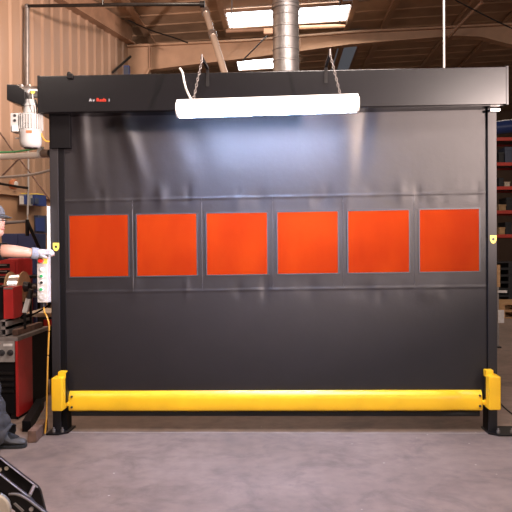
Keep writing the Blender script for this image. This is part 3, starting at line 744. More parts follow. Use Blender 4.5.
def garment(name, pred, off, m):
    t = bmesh.new(); t.from_mesh(body_o.data); t.normal_update()
    kill = [f for f in t.faces if not pred(f.calc_center_median() + man.location)]
    bmesh.ops.delete(t, geom=kill, context='FACES'); t.normal_update()
    mv = [(v, v.co + v.normal * off(v.co + man.location)) for v in t.verts]
    for v, c_ in mv: v.co = c_
    for _ in range(3): bmesh.ops.smooth_vert(t, verts=[v for v in t.verts if not v.is_boundary], factor=.4, use_axis_x=True, use_axis_y=True, use_axis_z=True)
    t.normal_update(); fs = [[v for v in f.verts] for f in t.faces]; inner = {v: t.verts.new(v.co - v.normal * .003) for v in list(t.verts)}
    be = [e_.verts[:] for e_ in t.edges if e_.is_boundary]
    for f in fs: t.faces.new([inner[v] for v in f][::-1])
    for a_, b_ in be:
        try: t.faces.new((a_, b_, inner[b_], inner[a_]))
        except ValueError: pass
    bmesh.ops.recalc_face_normals(t, faces=t.faces[:])
    me = bpy.data.meshes.new(name); t.to_mesh(me); t.free(); o = bpy.data.objects.new(name, me); COL.objects.link(o); o.parent = man; me.materials.append(M[m])
    for p in me.polygons: p.use_smooth = True
    return o
garment('t_shirt', is_shirt, lambda p: .013 + .004 * math.sin(40 * p.z + 13 * p.x) + (.010 if p.z < 1.1 else 0), 'black_cloth')
for f_ in 'AB': garment('sock', lambda p: p.z < .2 and bone_at(p)[1] in ('ank' + f_, 'toe' + f_), lambda p: .006, 'black_cloth')
garment('trousers', is_trouser, lambda p: .014 + .034 * max(0, min(1, (.75 - p.z) / .6)) + .030 * max(0, min(1, (.24 - p.z) / .12)) + .006 * (math.sin(58 * p.z + 17 * p.x) + math.sin(31 * p.z - 40 * p.y + 23 * p.x)) * max(0, min(1, (.6 - p.z) / .3)), 'trouser_cloth')
for s in 'AB':
    an = J['ank' + s][0]
    q = MB(); pts = []
    sec = [(-.095, .044, .0, .115), (-.06, .050, .0, .13), (0, .052, .0, .135), (.05, .052, .0, .115), (.10, .050, 0, .070), (.15, .047, 0, .060), (.185, .036, .004, .050), (.20, .015, .010, .038)]
    rings = []
    for (x, w_, z0, z1) in sec:
        ring = []
        for k in range(14):
            t_ = 2 * PI * k / 14; zz = z0 + (z1 - z0) * (.5 + .5 * math.sin(t_)); ring.append(q.bm.verts.new((an.x + x, an.y + w_ * math.cos(t_) * (1.0 if math.sin(t_) < .3 else .85), max(.018, zz + .012))))
        rings.append(ring)
    for i in range(len(rings) - 1):
        for k in range(14): q.bm.faces.new((rings[i][k], rings[i][(k + 1) % 14], rings[i + 1][(k + 1) % 14], rings[i + 1][k]))
    q.bm.faces.new(rings[0][::-1]); q.bm.faces.new(rings[-1]); sho = q.build('shoe', 'shoe_leather', man)
    q = MB(); out = [(an.x + x, an.y - w_ - .004) for (x, w_, _, _) in sec] + [(an.x + x, an.y + w_ + .004) for (x, w_, _, _) in sec[::-1]]
    q.prism([(x, y, .0) for x, y in out], (0, 0, .022), .003); q.build('sole', 'rubber', sho)
# gloves
for c in 'LR':
    GJ = {'w0': (J['wr' + c][0].lerp(J['fo' + c][0], .05), .040), 'wr': (J['wr' + c][0], .039), 'pa' + c: g('pa' + c, 1.0, .008)}
    GE = [('w0', 'wr'), ('wr', 'pa' + c)]
    for k in fing:
        if k[1] == c: GJ[k] = (J[k][0], J[k][1] + .0035)
    GE += [(a_, b_) for a_, b_ in E if b_ in fing and b_[1] == c]
    gl = skin_obj('glove', GJ, GE, 'glove_cloth', man, root='pa' + c)
    q = MB(); d = (J['fo' + c][0] - J['wr' + c][0]).normalized(); a = J['wr' + c][0] - d * .012
    q.tube([a + d * x for x in (0, .012, .024, .036, .05)], [.044, .045, .0445, .0455, .043], 18); q.build('glove_cuff', 'glove_cuff', gl)

# ------------------------------------------------------------------ welding machine and what stands on it
wc = G(19, 420); XW = wc.x; YW = wc.y; ZW = P(18.5, 337, YW).z; YW2 = P(48.5, 320, 6.6).y
d_ = ray(49, 330); YW2 = XW / d_.x * d_.y if d_.x else YW + .75
YW2 = min(YW2, YW + .95); XW0 = XW - .56
wm = thing('welding_machine', 'large red and black welding machine standing behind the worker', 'welding machine', ((XW + XW0) / 2, (YW + YW2) / 2, 0))
q = MB(); q.box((XW0, YW + .01, .05), (XW - .01, YW2, ZW - .03), .006); q.build('cabinet', 'black_matt', wm)
q = MB(); q.box((XW0 - .01, YW - .012, ZW - .035), (XW + .006, YW2 + .01, ZW), .006); q.build('top_panel', 'dull_steel', wm)
q = MB(); q.box((XW - .022, YW - .008, .03), (XW + .004, YW + .33, ZW - .034), .004); tag(q.build('corner_panel', 'red', wm), 'red side corner panel')
q = MB(); q.box((XW0, YW - .008, .03), (XW0 + .03, YW + .2, ZW - .034), .004); q.build('corner_panel', 'red', wm)
q = MB(); a = P(-30, 341, YW); b = P(15, 362, YW); q.box((a.x, YW - .012, b.z), (b.x, YW + .012, a.z), .004); cpn = q.build('connector_panel', 'panel_grey', wm)
for px in (2.5, 11, -10):
    q = MB(); c = P(px, 352.5, YW); q.lathe((c.x, YW - .01, c.z), (c.x, YW - .1, c.z), [(0, .026), (.008, .026), (.01, .018), (.03, .016), (.034, .012)], 16); q.build('output_socket', 'chip_dark', cpn)
q = MB(); a = P(4, 343.5, YW); b = P(13, 346, YW); q.box((a.x, YW - .016, b.z), (b.x, YW - .008, a.z)); q.build('rating_label', 'white_dirty', cpn)
for py in (372, 378, 384, 390):
    q = MB(); a = P(-30, py, YW); b = P(14, py + 2.5, YW); q.box((a.x, YW - .004, b.z), (b.x, YW + .012, a.z), .002); q.build('vent_louver', 'black_steel', wm)
for x in (XW0 + .04, XW - .08):
    q = MB(); q.box((x, YW + .03, 0), (x + .06, YW2 - .03, .055)); q.build('skid', 'black_steel', wm, smooth=0)
# steel tubes on top: two stacked square tubes, ends to the camera, and a brown angle bar
def sqtube(x0, z0, y0, y1, w_, t_):
    q = MB()
    for a, b in (((0, 0), (w_, t_)), ((0, w_ - t_), (w_, w_)), ((0, 0), (t_, w_)), ((w_ - t_, 0), (w_, w_))): q.box((x0 + a[0], y0, z0 + a[1]), (x0 + b[0], y1, z0 + b[1]))
    return q
zt = ZW + .001; ya = YW + .05
xs0 = P(-1, 330, ya).x
for k in range(2):
    q = sqtube(xs0, zt + k * .068, ya, ya + .62, .067, .012)
    tag(q.build('steel_tube', 'dull_steel', None, smooth=0), ('grey square steel tube lying on the welding machine, lower of the two', 'grey square steel tube lying on top of the other')[k], 'steel tube', 'square tubes on the welding machine')
q = MB(); x1 = xs0 + .10; q.box((x1, ya + .03, zt), (x1 + .05, ya + .66, zt + .05), .003); tag(q.build('steel_bar', 'rusty', None), 'brown steel bar lying right of the grey tubes on the welding machine', 'steel bar')
# red wire feeder with its spool
YFd = 6.02
wf = thing('wire_feeder', 'small red and black wire feeder standing on the steel tubes', 'wire feeder', P(8, 318, YFd))
zb = zt + .137
a = P(3, 287, YFd); b = P(13.5, 318, YFd)
q = MB(); q.box((a.x, YFd, zb), (b.x, YFd + .22, a.z), .006); q.build('housing', 'red', wf)
q = MB(); q.box((a.x - .14, YFd - .004, zb), (a.x - .004, YFd + .21, a.z + .0), .006); q.build('door_panel', 'black_matt', wf)
q = MB(); q.box((a.x + .004, YFd - .004, a.z - .02), (b.x - .004, YFd + .006, a.z - .004), .002); q.build('top_trim', 'dull_steel', wf)
sp = thing('wire_spool', 'spool of silver welding wire with brown flanges behind the red feeder', 'spool', P(19, 302, 6.25))
c0 = P(11, 287, 6.45); c1 = P(25, 287, 6.45); ax = (c1 - c0); ax = V((1, -.06, .02)); ax.normalize(); Ls = .125
R_ = (P(20, 272.5, 6.45) - P(20, 303, 6.45)).length / 2
c1 = c0 + ax * Ls
for p in (c0, c1):
    q = MB(); q.cyl(p - ax * .005, p + ax * .005, R_, n=40); q.build('spool_flange', 'cardboard', sp)
q = MB(); prof = [(.006, R_ * .72)]
for i in range(11): prof += [(.008 + i * .0105, R_ * .80), (.013 + i * .0105, R_ * .82)]
prof += [(Ls - .006, R_ * .72)]; q.lathe(c0, c1, prof, 40); q.build('welding_wire', 'silver', sp, smooth=20)
q = MB(); q.cyl(c1, c1 + ax * .05, .05, .042, 20); q.build('spool_hub', 'chip_dark', sp)
q = MB(); q.cyl(c0 - ax * .08, c0, .02, n=14); q.build('spindle', 'dull_steel', sp)
q = MB(); q.box((c1.x + .052, c1.y - .02, ZW + .0005), (c1.x + .066, c1.y + .02, c1.z + .03), .002); q.build('spool_stand', 'black_steel', sp)
q = MB(); a = P(21.5, 313, 6.0); b = P(28.5, 297.5, 6.03); q.prism([a, a + V((.045, 0, 0)), b + V((.02, 0, 0)), b - V((.025, 0, 0))], (0, .035, 0), .006); h = thing('welding_gun', 'white handled welding gun propped up in front of the wire spool', 'welding gun', P(24, 318, 6.02)); q.build('handle', 'white_dirty', h); q = MB(); q.box((a.x + .012, a.y + .008, zt + .0505), (a.x + .032, a.y + .028, a.z + .005), .003); q.build('holder', 'black_steel', h)
q = MB(); q.cyl(b + V((-.002, .018, -.01)), b + V((.02, .018, .07)), .026, .022, 14); q.build('nozzle', 'chip_dark', h)
q = MB(); q.tube(spline([a + V((.02, .018, .0)), P(21, 318, 6.03), P(28, 316.5, 6.06), P(38, 312, 6.0), P(46, 307, 5.9), P(52, 303, 5.9)]), .008, 8); q.build('gun_cable', 'black_matt', h)
# low bench behind: carries odds and ends at x 30-50
q = MB(); a = P(30, 318, 6.9); q.box((P(24, 318, 6.95).x, 6.95, P(30, 313, 6.95).z - .04), (P(54, 318, 6.95).x, 7.5, P(30, 313, 6.95).z), .004)
wb = thing('work_bench', 'low work bench with a pale top behind the welding machine', 'bench', (a.x, 7.2, 0)); q.build('bench_top', 'beige', wb)
for x in (P(25.5, 318, 6.95).x, P(52, 318, 6.95).x):
    for y in (7.0, 7.45):
        q = MB(); q.box((x - .03, y - .03, 0), (x + .03, y + .03, P(30, 313, 6.95).z - .038)); q.build('leg', 'black_steel', wb, smooth=0)
q = MB(); a = P(49, 322, 6.94); q.box((P(44, 322, 6.94).x, 6.93, P(44, 326, 6.94).z), (P(54, 322, 6.94).x, 6.95, P(44, 319.5, 6.94).z)); tag(q.build('front_rail', 'red_bright', wb, smooth=0), 'red front rail')
# red tool chest
YT = 7.62
tc = thing('tool_chest', 'red tool chest with dark drawer fronts behind the worker', 'tool chest', (P(5, 280, YT).x - .2, YT + .2, 0))
x1 = P(18, 260, YT).x; x0 = x1 - .75; z1 = P(10, 259, YT).z; z0 = P(10, 283, YT).z
q = MB(); q.box((x0, YT, .08), (x1, YT + .45, z1), .008); q.build('body', 'red', tc)
zz = z1 - .05; hs_ = [.06, .055, .09, .11, .14, .16, .18]
for h_ in hs_:
    q = MB(); q.box((x0 + .06, YT - .008, zz - h_ + .012), (x1 - .09, YT + .01, zz), .004); dr = q.build('drawer', 'black_steel', tc)
    q = MB(); q.box((x0 + .09, YT - .022, zz - .022), (x1 - .12, YT - .006, zz - .010), .003); q.build('drawer_handle', 'dull_steel', dr)
    zz -= h_ + .008
q = MB(); q.box((x1 - .07, YT - .01, .12), (x1 - .03, YT + .01, z1 - .03), .003); q.build('corner_post', 'red', tc)
for x in (x0 + .06, x1 - .06):
    for y in (YT + .06, YT + .39):
        q = MB(); q.cyl((x - .02, y, .042), (x + .02, y, .042), .042, n=18); q.build('caster', 'rubber', tc)
# blue locker
YLk = 8.4; x0 = P(1.5, 250, YLk).x; x1 = P(35, 250, YLk).x; z1 = P(20, 233.5, YLk).z
lk = thing('blue_cabinet', 'dark blue steel cabinet standing against the left wall', 'cabinet', ((x0 + x1) / 2, YLk + .2, 0))
q = MB(); q.box((x0, YLk, 0), (x1, YLk + .4, z1), .008); q.build('body', 'navy', lk)
xm = (x0 + x1) / 2
for a_, b_ in ((x0 + .01, xm - .004), (xm + .004, x1 - .01)):
    q = MB(); q.box((a_, YLk - .012, .06), (b_, YLk + .004, z1 - .015), .004); dr = q.build('cabinet_door', 'navy', lk)
    q = MB(); hx_ = b_ - .03 if b_ < xm else a_ + .03; q.box((hx_ - .006, YLk - .03, .95), (hx_ + .006, YLk - .010, 1.07), .003); q.build('handle', 'dull_steel', dr)
# dark machine block behind control box
# ------------------------------------------------------------------ fittings on the left wall
def wp(px, py, off=.12): return wallpt(px, py, off)
def wbox(px0, py0, px1, py1, d0, d1, m, name, parent=None):
    a = wallpt(px0, py0, d0); b = wallpt(px1, py0, d0); c = wallpt(px1, py1, d0); e_ = wallpt(px0, py1, d0)
    b.z = a.z; e_.z = c.z; q = MB(); q.prism([a, b, V((b.x, b.y, c.z)), V((a.x, a.y, c.z))], wn * (d1 - d0), .004); return q.build(name, m, parent)
def wthing(name, label, cat, px, py, grp=None): return thing(name, label, cat, wallpt(px, py, .12), grp)
t = wthing('electrical_panel', 'slate blue electrical panel on the wall left of the white trunking', 'electrical panel', 39, 233)
wbox(34, 215.3, 45, 233, .09, .16, 'slate', 'enclosure', t); wbox(35.2, 217.5, 43.8, 231.5, .16, .175, 'blue', 'panel_door', t)
t = wthing('switch_box', 'grey and blue switch box on the wall, left of the upright conduit', 'switch box', 23, 207)
wbox(19, 194.5, 26.6, 206, .15, .25, 'grey_plastic', 'box', t); wbox(19.3, 196, 23, 204.5, .25, .265, 'white_dirty', 'cover_plate', t); wbox(23.5, 195, 26.8, 204.5, .25, .262, 'blue', 'front_label', t); wbox(20.5, 193.3, 26.5, 194.6, .15, .24, 'hazard_yellow', 'warning_strip', t)
t = wthing('switch_box', 'blue switch box on the wall, right of the upright conduit', 'switch box', 34, 207)
wbox(30.2, 194.5, 40.5, 206.5, .15, .25, 'blue', 'box', t); wbox(31, 193.6, 37.5, 195.3, .15, .255, 'hazard_yellow', 'warning_strip', t); wbox(30.5, 198, 33, 204, .25, .265, 'slate', 'breaker', t); wbox(34.5, 198, 38, 204, .25, .265, 'slate', 'breaker', t)
# round copper bell
t = wthing('alarm_bell', 'round copper coloured bell with a pale face on the wall', 'bell', 11, 191)
c = wallpt(11.5, 184.5, .12); R_ = .075
q = MB(); q.lathe(c, c + wn, [(0, R_ * .9), (.03, R_), (.06, R_ * .95), (.075, R_ * .8)], 28); q.build('bell_shell', 'copper', t)
q = MB(); c2 = c + wn * .07 ; q.lathe(c2, c2 + wn, [(0, .048), (.012, .045), (.02, .02)], 24); q.build('bell_face', 'white_dirty', t)
# pipes, conduits, cables on that side
q = MB(); a = P(-30, 158.5, 6.4); b = P(50.5, 154.5, 5.66); q.tube([a, b], .026, 16); ap = thing('air_pipe', 'thick white horizontal pipe running to the left door post below the motor', 'pipe', b); q.build('pipe', 'white_enamel', ap)
q = MB(); c = P(40.7, 153.8, 5.72); q.cyl(c - V((.02, 0, 0)), c + V((.02, 0, 0)), .036, n=18); q.box(c + V((-.02, -.03, .02)), c + V((.02, .03, .055)), .004); q.build('pipe_clamp', 'white_enamel', ap)
q = MB(); q.cyl(P(43, 153.5, 5.70), P(50.5, 153.2, 5.64), .032, n=16); q.build('end_fitting', 'dull_steel', ap)
def cable(name, pts, r, m, lab, cat='cable', grp=None):
    q = MB(); q.tube(spline(pts, 8), r, 8); return tag(q.build(name, m, None), lab, cat, grp)
cable('air_hose', [P(-20, 152.5, 6.34), P(10, 152, 6.12), P(24, 150.5, 6.0), P(36, 148.5, 5.9), P(44, 148, 5.9)], .008, 'green', 'thin green hose running along the top of the white pipe', 'hose')
cable('grey_cable', [P(-20, 178, 7.5), P(5, 177, 7.2), P(20, 176, 7.0), P(35, 174, 6.8), P(51, 170, 6.6)], .013, 'grey_plastic', 'grey cable sagging in an arc below the white pipe')
cable('steel_rod', [P(-10, 182, 8.0), P(8, 185, 8.0), P(20, 187, 8.0), P(28, 188, 8.0)], .014, 'black_steel', 'black rod sticking out in front of the round bell', 'rod')
cable('wall_conduit', [wallpt(28.4, 150, .28), wallpt(28.3, 190, .28), wallpt(27.6, 215, .28), wallpt(27.4, 240, .28)], .014, 'grey_plastic', 'thin upright conduit running between the two switch boxes', 'conduit')
pp = thing('steam_pipe', 'thin dark pipe running up the corrugated wall and under the roof', 'pipe', wallpt(27, 95, .12))
q = MB(); q.tube([wallpt(27.2, 110, .15), wallpt(27.2, 7.5, .15)], .03, 12); q.build('riser', 'dull_steel', pp)
q = MB(); q.ball(wallpt(27.2, 6.5, .15), .042); q.build('elbow', 'dull_steel', pp)
q = MB(); q.tube([wallpt(27.2, 6, .15), P(128, 4.6, 9.2), P(200, 4.2, 9.0)], .024, 12); q.build('branch', 'black_steel', pp)
q = MB(); c = P(200, 4.4, 9.0); q.cyl(c, c + V((.06, 0, 0)), .04, n=14); q.build('valve', 'black_steel', pp)
q = MB(); c = P(102.6, 4.8, 9.37); q.cyl(c, V((c.x, c.y, ROOFZ(c.x) - .05)), .012, n=8); q.build('hanger', 'black_steel', pp)
cable('roof_cable', [P(-20, 113, 8.6), P(0, 133, 8.6), P(10, 147, 8.6), P(28, 170, 8.6), P(50, 200, 8.6)], .010, 'rusty', 'brown brace cable slanting down behind the motor to the door post', 'cable', 'brace cables by the left wall')
cable('roof_cable', [P(0, 178, 8.3), P(8, 170, 8.3), P(18, 160, 8.3), P(24, 157, 8.3)], .010, 'rusty', 'short brown cable slanting up towards the white pipe', 'cable', 'brace cables by the left wall')
ar = thing('swing_arm', 'grey swing arm sticking out level from the wall with a diagonal brace', 'arm', P(27, 236, 7.2))
q = MB(); q.tube([P(-4, 224, 7.2), P(8, 222.5, 7.2), P(27, 221.3, 7.2)], [.03, .018, .014], 12); q.build('arm', 'dull_steel', ar)
q = MB(); q.tube([P(27.3, 219.5, 7.2), P(27.3, 236, 7.2)], .02, 12); q.build('upright', 'black_steel', ar)
q = MB(); q.tube([P(27.5, 222, 7.2), P(41, 252, 7.25)], .018, 12); q.build('brace', 'black_steel', ar)
# dark work shelf unit below (fills behind the spool)
mc = thing('steel_cart', 'dark steel cart with shelves behind the control box', 'cart', P(36, 300, 7.0))
x0 = P(29, 300, 7.9).x; x1 = P(56, 300, 7.9).x; z1 = P(36, 275, 7.9).z
for z in (.15, .45, z1 - .03):
    q = MB(); q.box((x0, 7.7, z), (x1, 8.2, z + .03), .003); q.build('shelf', 'black_steel', mc)
for x in (x0, x1 - .03):
    for y in (7.7, 8.17):
        q = MB(); q.box((x, y, 0), (x + .03, y + .03, z1), .002); q.build('leg', 'black_steel', mc)
q = MB(); c = P(34, 286, 7.8); q.cyl(c - V((.05, 0, 0)), c + V((.03, 0, 0)), .03, n=16); q.build('roller', 'dull_steel', mc); q = MB(); q.cyl(c - V((.05, 0, .1)), c + V((.03, 0, -.1)), .028, n=16); q.build('roller', 'dull_steel', mc)

# ------------------------------------------------------------------ rusty block on the floor
a = G(27.5, 443); yb0 = a.y; a2 = G(36.5, 443); zt_ = P(28, 431, yb0).z
e0 = G(39, 419, zt_); e1 = G(48, 419, zt_)
q = MB(); n_ = V((a2 - a)); 
dirb = V((e1.x - a2.x, e1.y - a2.y, 0))
q.prism([V((a.x, a.y, 0)), V((a2.x, a.y, 0)), V((a2.x, a.y, zt_)), V((a.x, a.y, zt_))], dirb, .006)
tag(q.build('timber_block', 'rusty', None), 'rusty brown block lying on the floor beside the left base plate', 'block')

q = MB(); p0 = G(22, 432); p1 = G(31, 432); f0 = G(44, 408); q.prism([V((p0.x, p0.y, 0)), V((p1.x, p0.y, 0)), V((p1.x, p0.y, .085)), V((p0.x, p0.y, .085))], V((f0.x - p1.x, f0.y - p0.y, 0)), .006)  # black block put in to darken the shaded floor beside the machine
tag(q.build('shade_block', 'black_matt', None), 'low dark block added to fill the shaded gap between the red machine and the rusty brown block', 'block')
# ------------------------------------------------------------------ black steel frame in the near left corner
YQ = 3.45
fr = thing('equipment_frame', 'black steel machine part with bare metal edges and a pale roller, near left corner', 'machine', (P(10, 500, YQ).x, YQ, 0))
def side_plate(pts, Y, dy, name, m='black_steel'):
    q = MB(); q.prism([P(x, y, Y) for x, y in pts], (0, dy, 0), .004); return q.build(name, m, fr)
sp_ = side_plate([(-60, 423), (0, 458), (37.5, 487), (40, 491), (46, 515), (48, 540), (30, 540), (26, 520), (-10, 492), (-60, 462)], YQ, .025, 'side_plate')
q = MB()
for (x0, y0), (x1, y1) in (((-60, 422), (0, 457)), ((0, 457), (38, 486.5))):
    a = P(x0, y0, YQ); b = P(x1, y1, YQ); q.prism([a, b, b - V((0, 0, .006)), a - V((0, 0, .006))], (0, -.012, 0), .002)
tag(q.build('bare_edge', 'dull_steel', fr), 'worn bare metal edge')
for px, py in ((6.3, 468.5), (-.5, 470)):
    q = MB(); c = P(px, py, YQ - .004); q.cyl(c, c + V((0, .01, 0)), .010, n=16); q.build('bolt_hole', 'beige', fr)
sp2 = side_plate([(-60, 437), (0, 474), (30, 497.5), (34, 502), (32, 507), (24, 505), (-60, 452)], YQ - .10, .02, 'inner_plate')
q = MB()
for (x0, y0), (x1, y1) in (((-60, 436), (0, 473)), ((0, 473), (30.5, 497))):
    a = P(x0, y0, YQ - .1); b = P(x1, y1, YQ - .1); q.prism([a, b, b - V((0, 0, .006)), a - V((0, 0, .006))], (0, -.012, 0), .002)
q.build('bare_edge', 'dull_steel', fr)
q = MB(); a = P(29.5, 495.5, YQ - .10); b = P(34, 486, YQ - .003); q.tube([a, b], .009, 10); q.build('cross_tie', 'silver', fr)
crv = spline([P(9, 494.5, YQ - .2), P(16, 494.6, YQ - .2), P(24, 497.5, YQ - .2), P(34, 504.5, YQ - .2), P(48, 516, YQ - .2), P(60, 530, YQ - .2)], 5)
low = spline([P(11, 505, YQ - .2), P(14, 510, YQ - .2), P(22, 518, YQ - .2), P(32, 526, YQ - .2), P(44, 538, YQ - .2), P(56, 545, YQ - .2)], 5)
q = MB(); q.prism(crv + low[::-1], (0, .03, 0)); q.build('lever', 'black_steel', fr)
q = MB(); q.tube([p + V((0, -.002, .002)) for p in crv], .006, 8); q.build('lever_edge', 'dull_steel', fr)
q = MB(); q.prism([P(13, 504, YQ - .21), P(15, 503, YQ - .21), P(24, 511, YQ - .21), P(22, 512.5, YQ - .21)], (0, .008, 0), .001); q.build('slot_tab', 'dull_steel', fr)
q = MB(); c = P(31, 509.5, YQ - .21); q.cyl(c, c + V((0, .012, 0)), .010, n=12); q.build('bolt', 'silver', fr)
q = MB(); c = P(-3, 507, YQ - .07); Rw = .075; q.lathe(c, c + V((0, -1, 0)), [(0, Rw * .95), (.012, Rw), (.028, Rw), (.036, Rw * .9), (.04, Rw * .4)], 36); q.build('roller_wheel', 'beige', fr)
q = MB(); c2 = c + V((.012, -.04, -.005)); q.cyl(c2, c2 + V((0, -.02, 0)), .018, n=6); q.build('axle_nut', 'dull_steel', fr)
# hidden lower structure that carries the frame to the floor
zlow = P(0, 540, YQ).z
for px, Y in ((36, YQ), (-50, YQ), (-50, YQ - .1)):
    c = P(px, 520, Y); q = MB(); q.box((c.x - .04, Y - .005, 0), (c.x + .04, Y + .02, P(px, 535 if px > 0 else 450, Y).z), .004); q.build('leg', 'black_steel', fr)
c = P(40, 530, YQ - .2); q = MB(); q.box((c.x - .03, YQ - .2, .0), (c.x + .03, YQ - .17, c.z), .004); q.build('leg', 'black_steel', fr)
q = MB(); q.tube([c + V((0, .0, -.02)), V((c.x, YQ + .02, c.z - .02))], .014, 10); q.build('cross_tie', 'silver', fr)
q = MB(); c = P(-3, 507, YQ); q.tube([V((c.x, YQ + .02, c.z)), V((c.x, YQ - .1, c.z))], .012, 10); q.build('axle', 'dull_steel', fr)

# ------------------------------------------------------------------ roof-level items
dk = thing('ventilation_duct', 'round galvanised spiral ventilation duct rising to the roof behind the header', 'duct', (P(286, 60, 8).x, 8, 0))
cx = P(286, 60, 8).x; Rd = (P(299, 40, 8).x - P(273, 40, 8).x) / 2; zt_ = ROOFZ(cx) - .05; zb_ = 3.0
q = MB(); prof = []; z = 0
Ld = zt_ - zb_
while z < Ld - .12: prof += [(z, Rd), (z + .10, Rd), (z + .105, Rd + .006), (z + .118, Rd + .006), (z + .123, Rd)]; z += .126
prof += [(Ld, Rd)]
q.lathe((cx, 8, zb_), (cx, 8, zt_), prof, 40); q.build('duct_pipe', 'galvanized', dk, smooth=25)
zj = P(286, 3.5, 8 - Rd).z; q = MB(); q.lathe((cx, 8, zj - .02), (cx, 8, zj + .5), [(0, Rd + .003), (.004, Rd + .016), (.03, Rd + .016), (.034, Rd + .003)], 40); q.build('joint_collar', 'galvanized', dk)
q = MB(); q.box((cx - Rd - .1, 7.93, zj - .30), (cx - Rd, 8.0, zj - .24), .004); q.build('support_bracket', 'tan_steel', dk)
q = MB(); a = P(444, 70, 5.6); q.cyl(V((a.x, 5.6, hz1)), V((a.x, 5.6, ROOFZ(a.x) - .02)), .009, n=12); tag(q.build('hanger_rod', 'grey_plastic', None), 'thin white hanger rod rising from the right half of the header', 'rod')
cd0 = CE(200, -6, .35); cd1 = P(224, 71, 10.5)
q = MB(); q.tube([cd0, cd1, cd1 + (cd1 - cd0) * .3], .05, 14); cdn = thing('roof_conduit', 'shiny steel conduit pipe slanting down from the roof left of the duct', 'conduit', cd1); q.build('pipe', 'pale_pipe', cdn)
for t_ in (.25, .55):
    q = MB(); c = cd0.lerp(cd1, t_); d = (cd1 - cd0).normalized(); q.cyl(c - d * .05, c + d * .05, .065, n=16); q.build('coupling', 'silver', cdn)
xp = thing('cross_pipe', 'level tan pipe crossing behind the duct between the two skylights', 'pipe', P(286, 28, 12))
q = MB(); q.tube([P(226, 31, 12), P(345, 26, 12)], .035, 10); q.build('pipe', 'tan_dark', xp)
for px, py in ((232, 30.7), (340, 26.2)):
    q = MB(); c = P(px, py, 12); q.cyl(c, V((c.x, c.y, ROOFZ(c.x) - .01)), .012, n=8); q.build('hanger', 'dull_steel', xp)
for pts, lab in (([P(128, 20, 12.5), P(150, 30, 12.5), P(175, 38, 12.5), P(188, 43, 12.5)], 'brown brace cable slanting down to the left part of the roof beam'),
            ([P(243, 60, 12.5), P(258, 45, 12.5), P(271, 32, 12.5)], 'brown brace cable slanting up left of the round duct'),
            ([P(455, 0, 12.5), P(490, 18, 12.5), P(520, 32, 12.5)], 'dark brace cable slanting across the roof at far right')):
    cable('roof_cable', pts, .012, 'black_steel', lab, 'cable', 'brace cables under the roof')
q = MB(); q.tube([P(482, 2, 12.5), P(455, 30, 13.2), P(449, 37, 13.88)], .03, 10); tag(q.build('brace_rod', 'tan_dark', None), 'brown brace rod slanting to the beam right of the white hanger rod', 'rod')
q = MB(); q.tube([P(112, 73, 13.2), P(131, 56, 13.2)], .022, 10); tag(q.build('brace_rod', 'black_steel', None), 'dark brace rod slanting up to the column at the end of the wall', 'rod')
bj = wthing('junction_box', 'small blue junction box above the header beside the column', 'junction box', 127, 76); c = P(127, 71, 12.8)
q = MB(); q.box((c.x - .05, 12.75, c.z - .15), (c.x + .05, 12.85, c.z + .09), .006); q.build('box', 'blue', bj)
q = MB(); q.box((c.x - .04, 12.74, c.z - .12), (c.x + .04, 12.752, c.z + .06), .003); q.build('cover_plate', 'slate', bj)
q = MB(); q.cyl((c.x, 12.8, c.z - .14), (c.x, 12.8, 0), .015, n=10); q.build('conduit', 'dull_steel', bj)

# ------------------------------------------------------------------ right: racking seen past the post
YR = 18.0
rk = thing('pallet_rack', 'tall pallet rack with red beams seen past the right door post', 'rack', (P(520, 250, YR).x, YR + .5, 0))
xr0 = P(488, 200, YR).x; xr1 = xr0 + 2.6
levels = [P(505, y, YR).z for y in (139, 164, 188, 212, 236)]
for z in levels:
    q = MB(); q.box((xr0, YR, z - .042), (xr1, YR + .05, z + .042), .004); q.box((xr0, YR + 1.0, z - .05), (xr1, YR + 1.05, z + .05), .004)
    q.build('rack_beam', 'rack_red', rk)
    q = MB(); q.box((xr0, YR + .05, z + .0), (xr1, YR + 1.0, z + .02)); q.build('rack_deck', 'dull_steel', rk, smooth=0)
for x in (xr0 - .1, xr1):
    for y in (YR - .02, YR + .97):
        q = MB(); q.box((x, y, 0), (x + .1, y + .1, 5.2), .004); q.build('upright', 'slate', rk)
rnd = random.Random(5)
items = [(502, 1, .34, 'cardboard', 'brown box on the lower rack shelf'), (508, 1, .25, 'pallet_black', 'x')]
box_specs = [(499.5, 505, 236, 8, 'wood', 'open wooden crate on the lowest red rack beam'), (505.5, 511.5, 236, 13, 'pallet_black', 'dark crate on the lowest red rack beam, right of the wooden crate'),
             (499, 506, 212, 7, 'cardboard', 'brown carton on the second rack level'), (506.5, 513, 212, 14, 'pallet_black', 'dark box on the second rack level right of the carton'),
             (499, 503.5, 188, 10, 'pallet_black', 'black box on the third rack level'), (504.5, 510, 188, 6, 'beige', 'pale low carton on the third rack level'),
             (499, 504, 164, 12, 'pallet_black', 'black box on the top visible rack level'), (505, 512, 164, 17, 'slate', 'slate blue box on the top visible rack level')]
for (x0, x1, yb, hp, m, lab) in box_specs:
    z = P(505, yb, YR).z + .021; a = P(x0, yb, YR + .2); b = P(x1, yb, YR + .2); h_ = hp / F * YR
    bt = thing('storage_box', lab, 'box', ((a.x + b.x) / 2, YR + .5, z), 'boxes on the red rack')
    q = MB(); q.box((a.x, YR + .2, z), (b.x, YR + .8, z + h_ * .8), .008); q.build('box_body', m, bt)
    q = MB(); q.box((a.x - .008, YR + .192, z + h_ * .78), (b.x + .008, YR + .808, z + h_), .006); q.build('lid', m, bt)
q = MB(); a = P(486, 129, 12.5); b = P(540, 123, 12.5); q.tube([a, b], .115, 20); br_ = thing('blue_pipe', 'thick dark blue pipe running level behind the right end of the header', 'pipe', a); q.build('pipe', 'blue_pipe', br_)
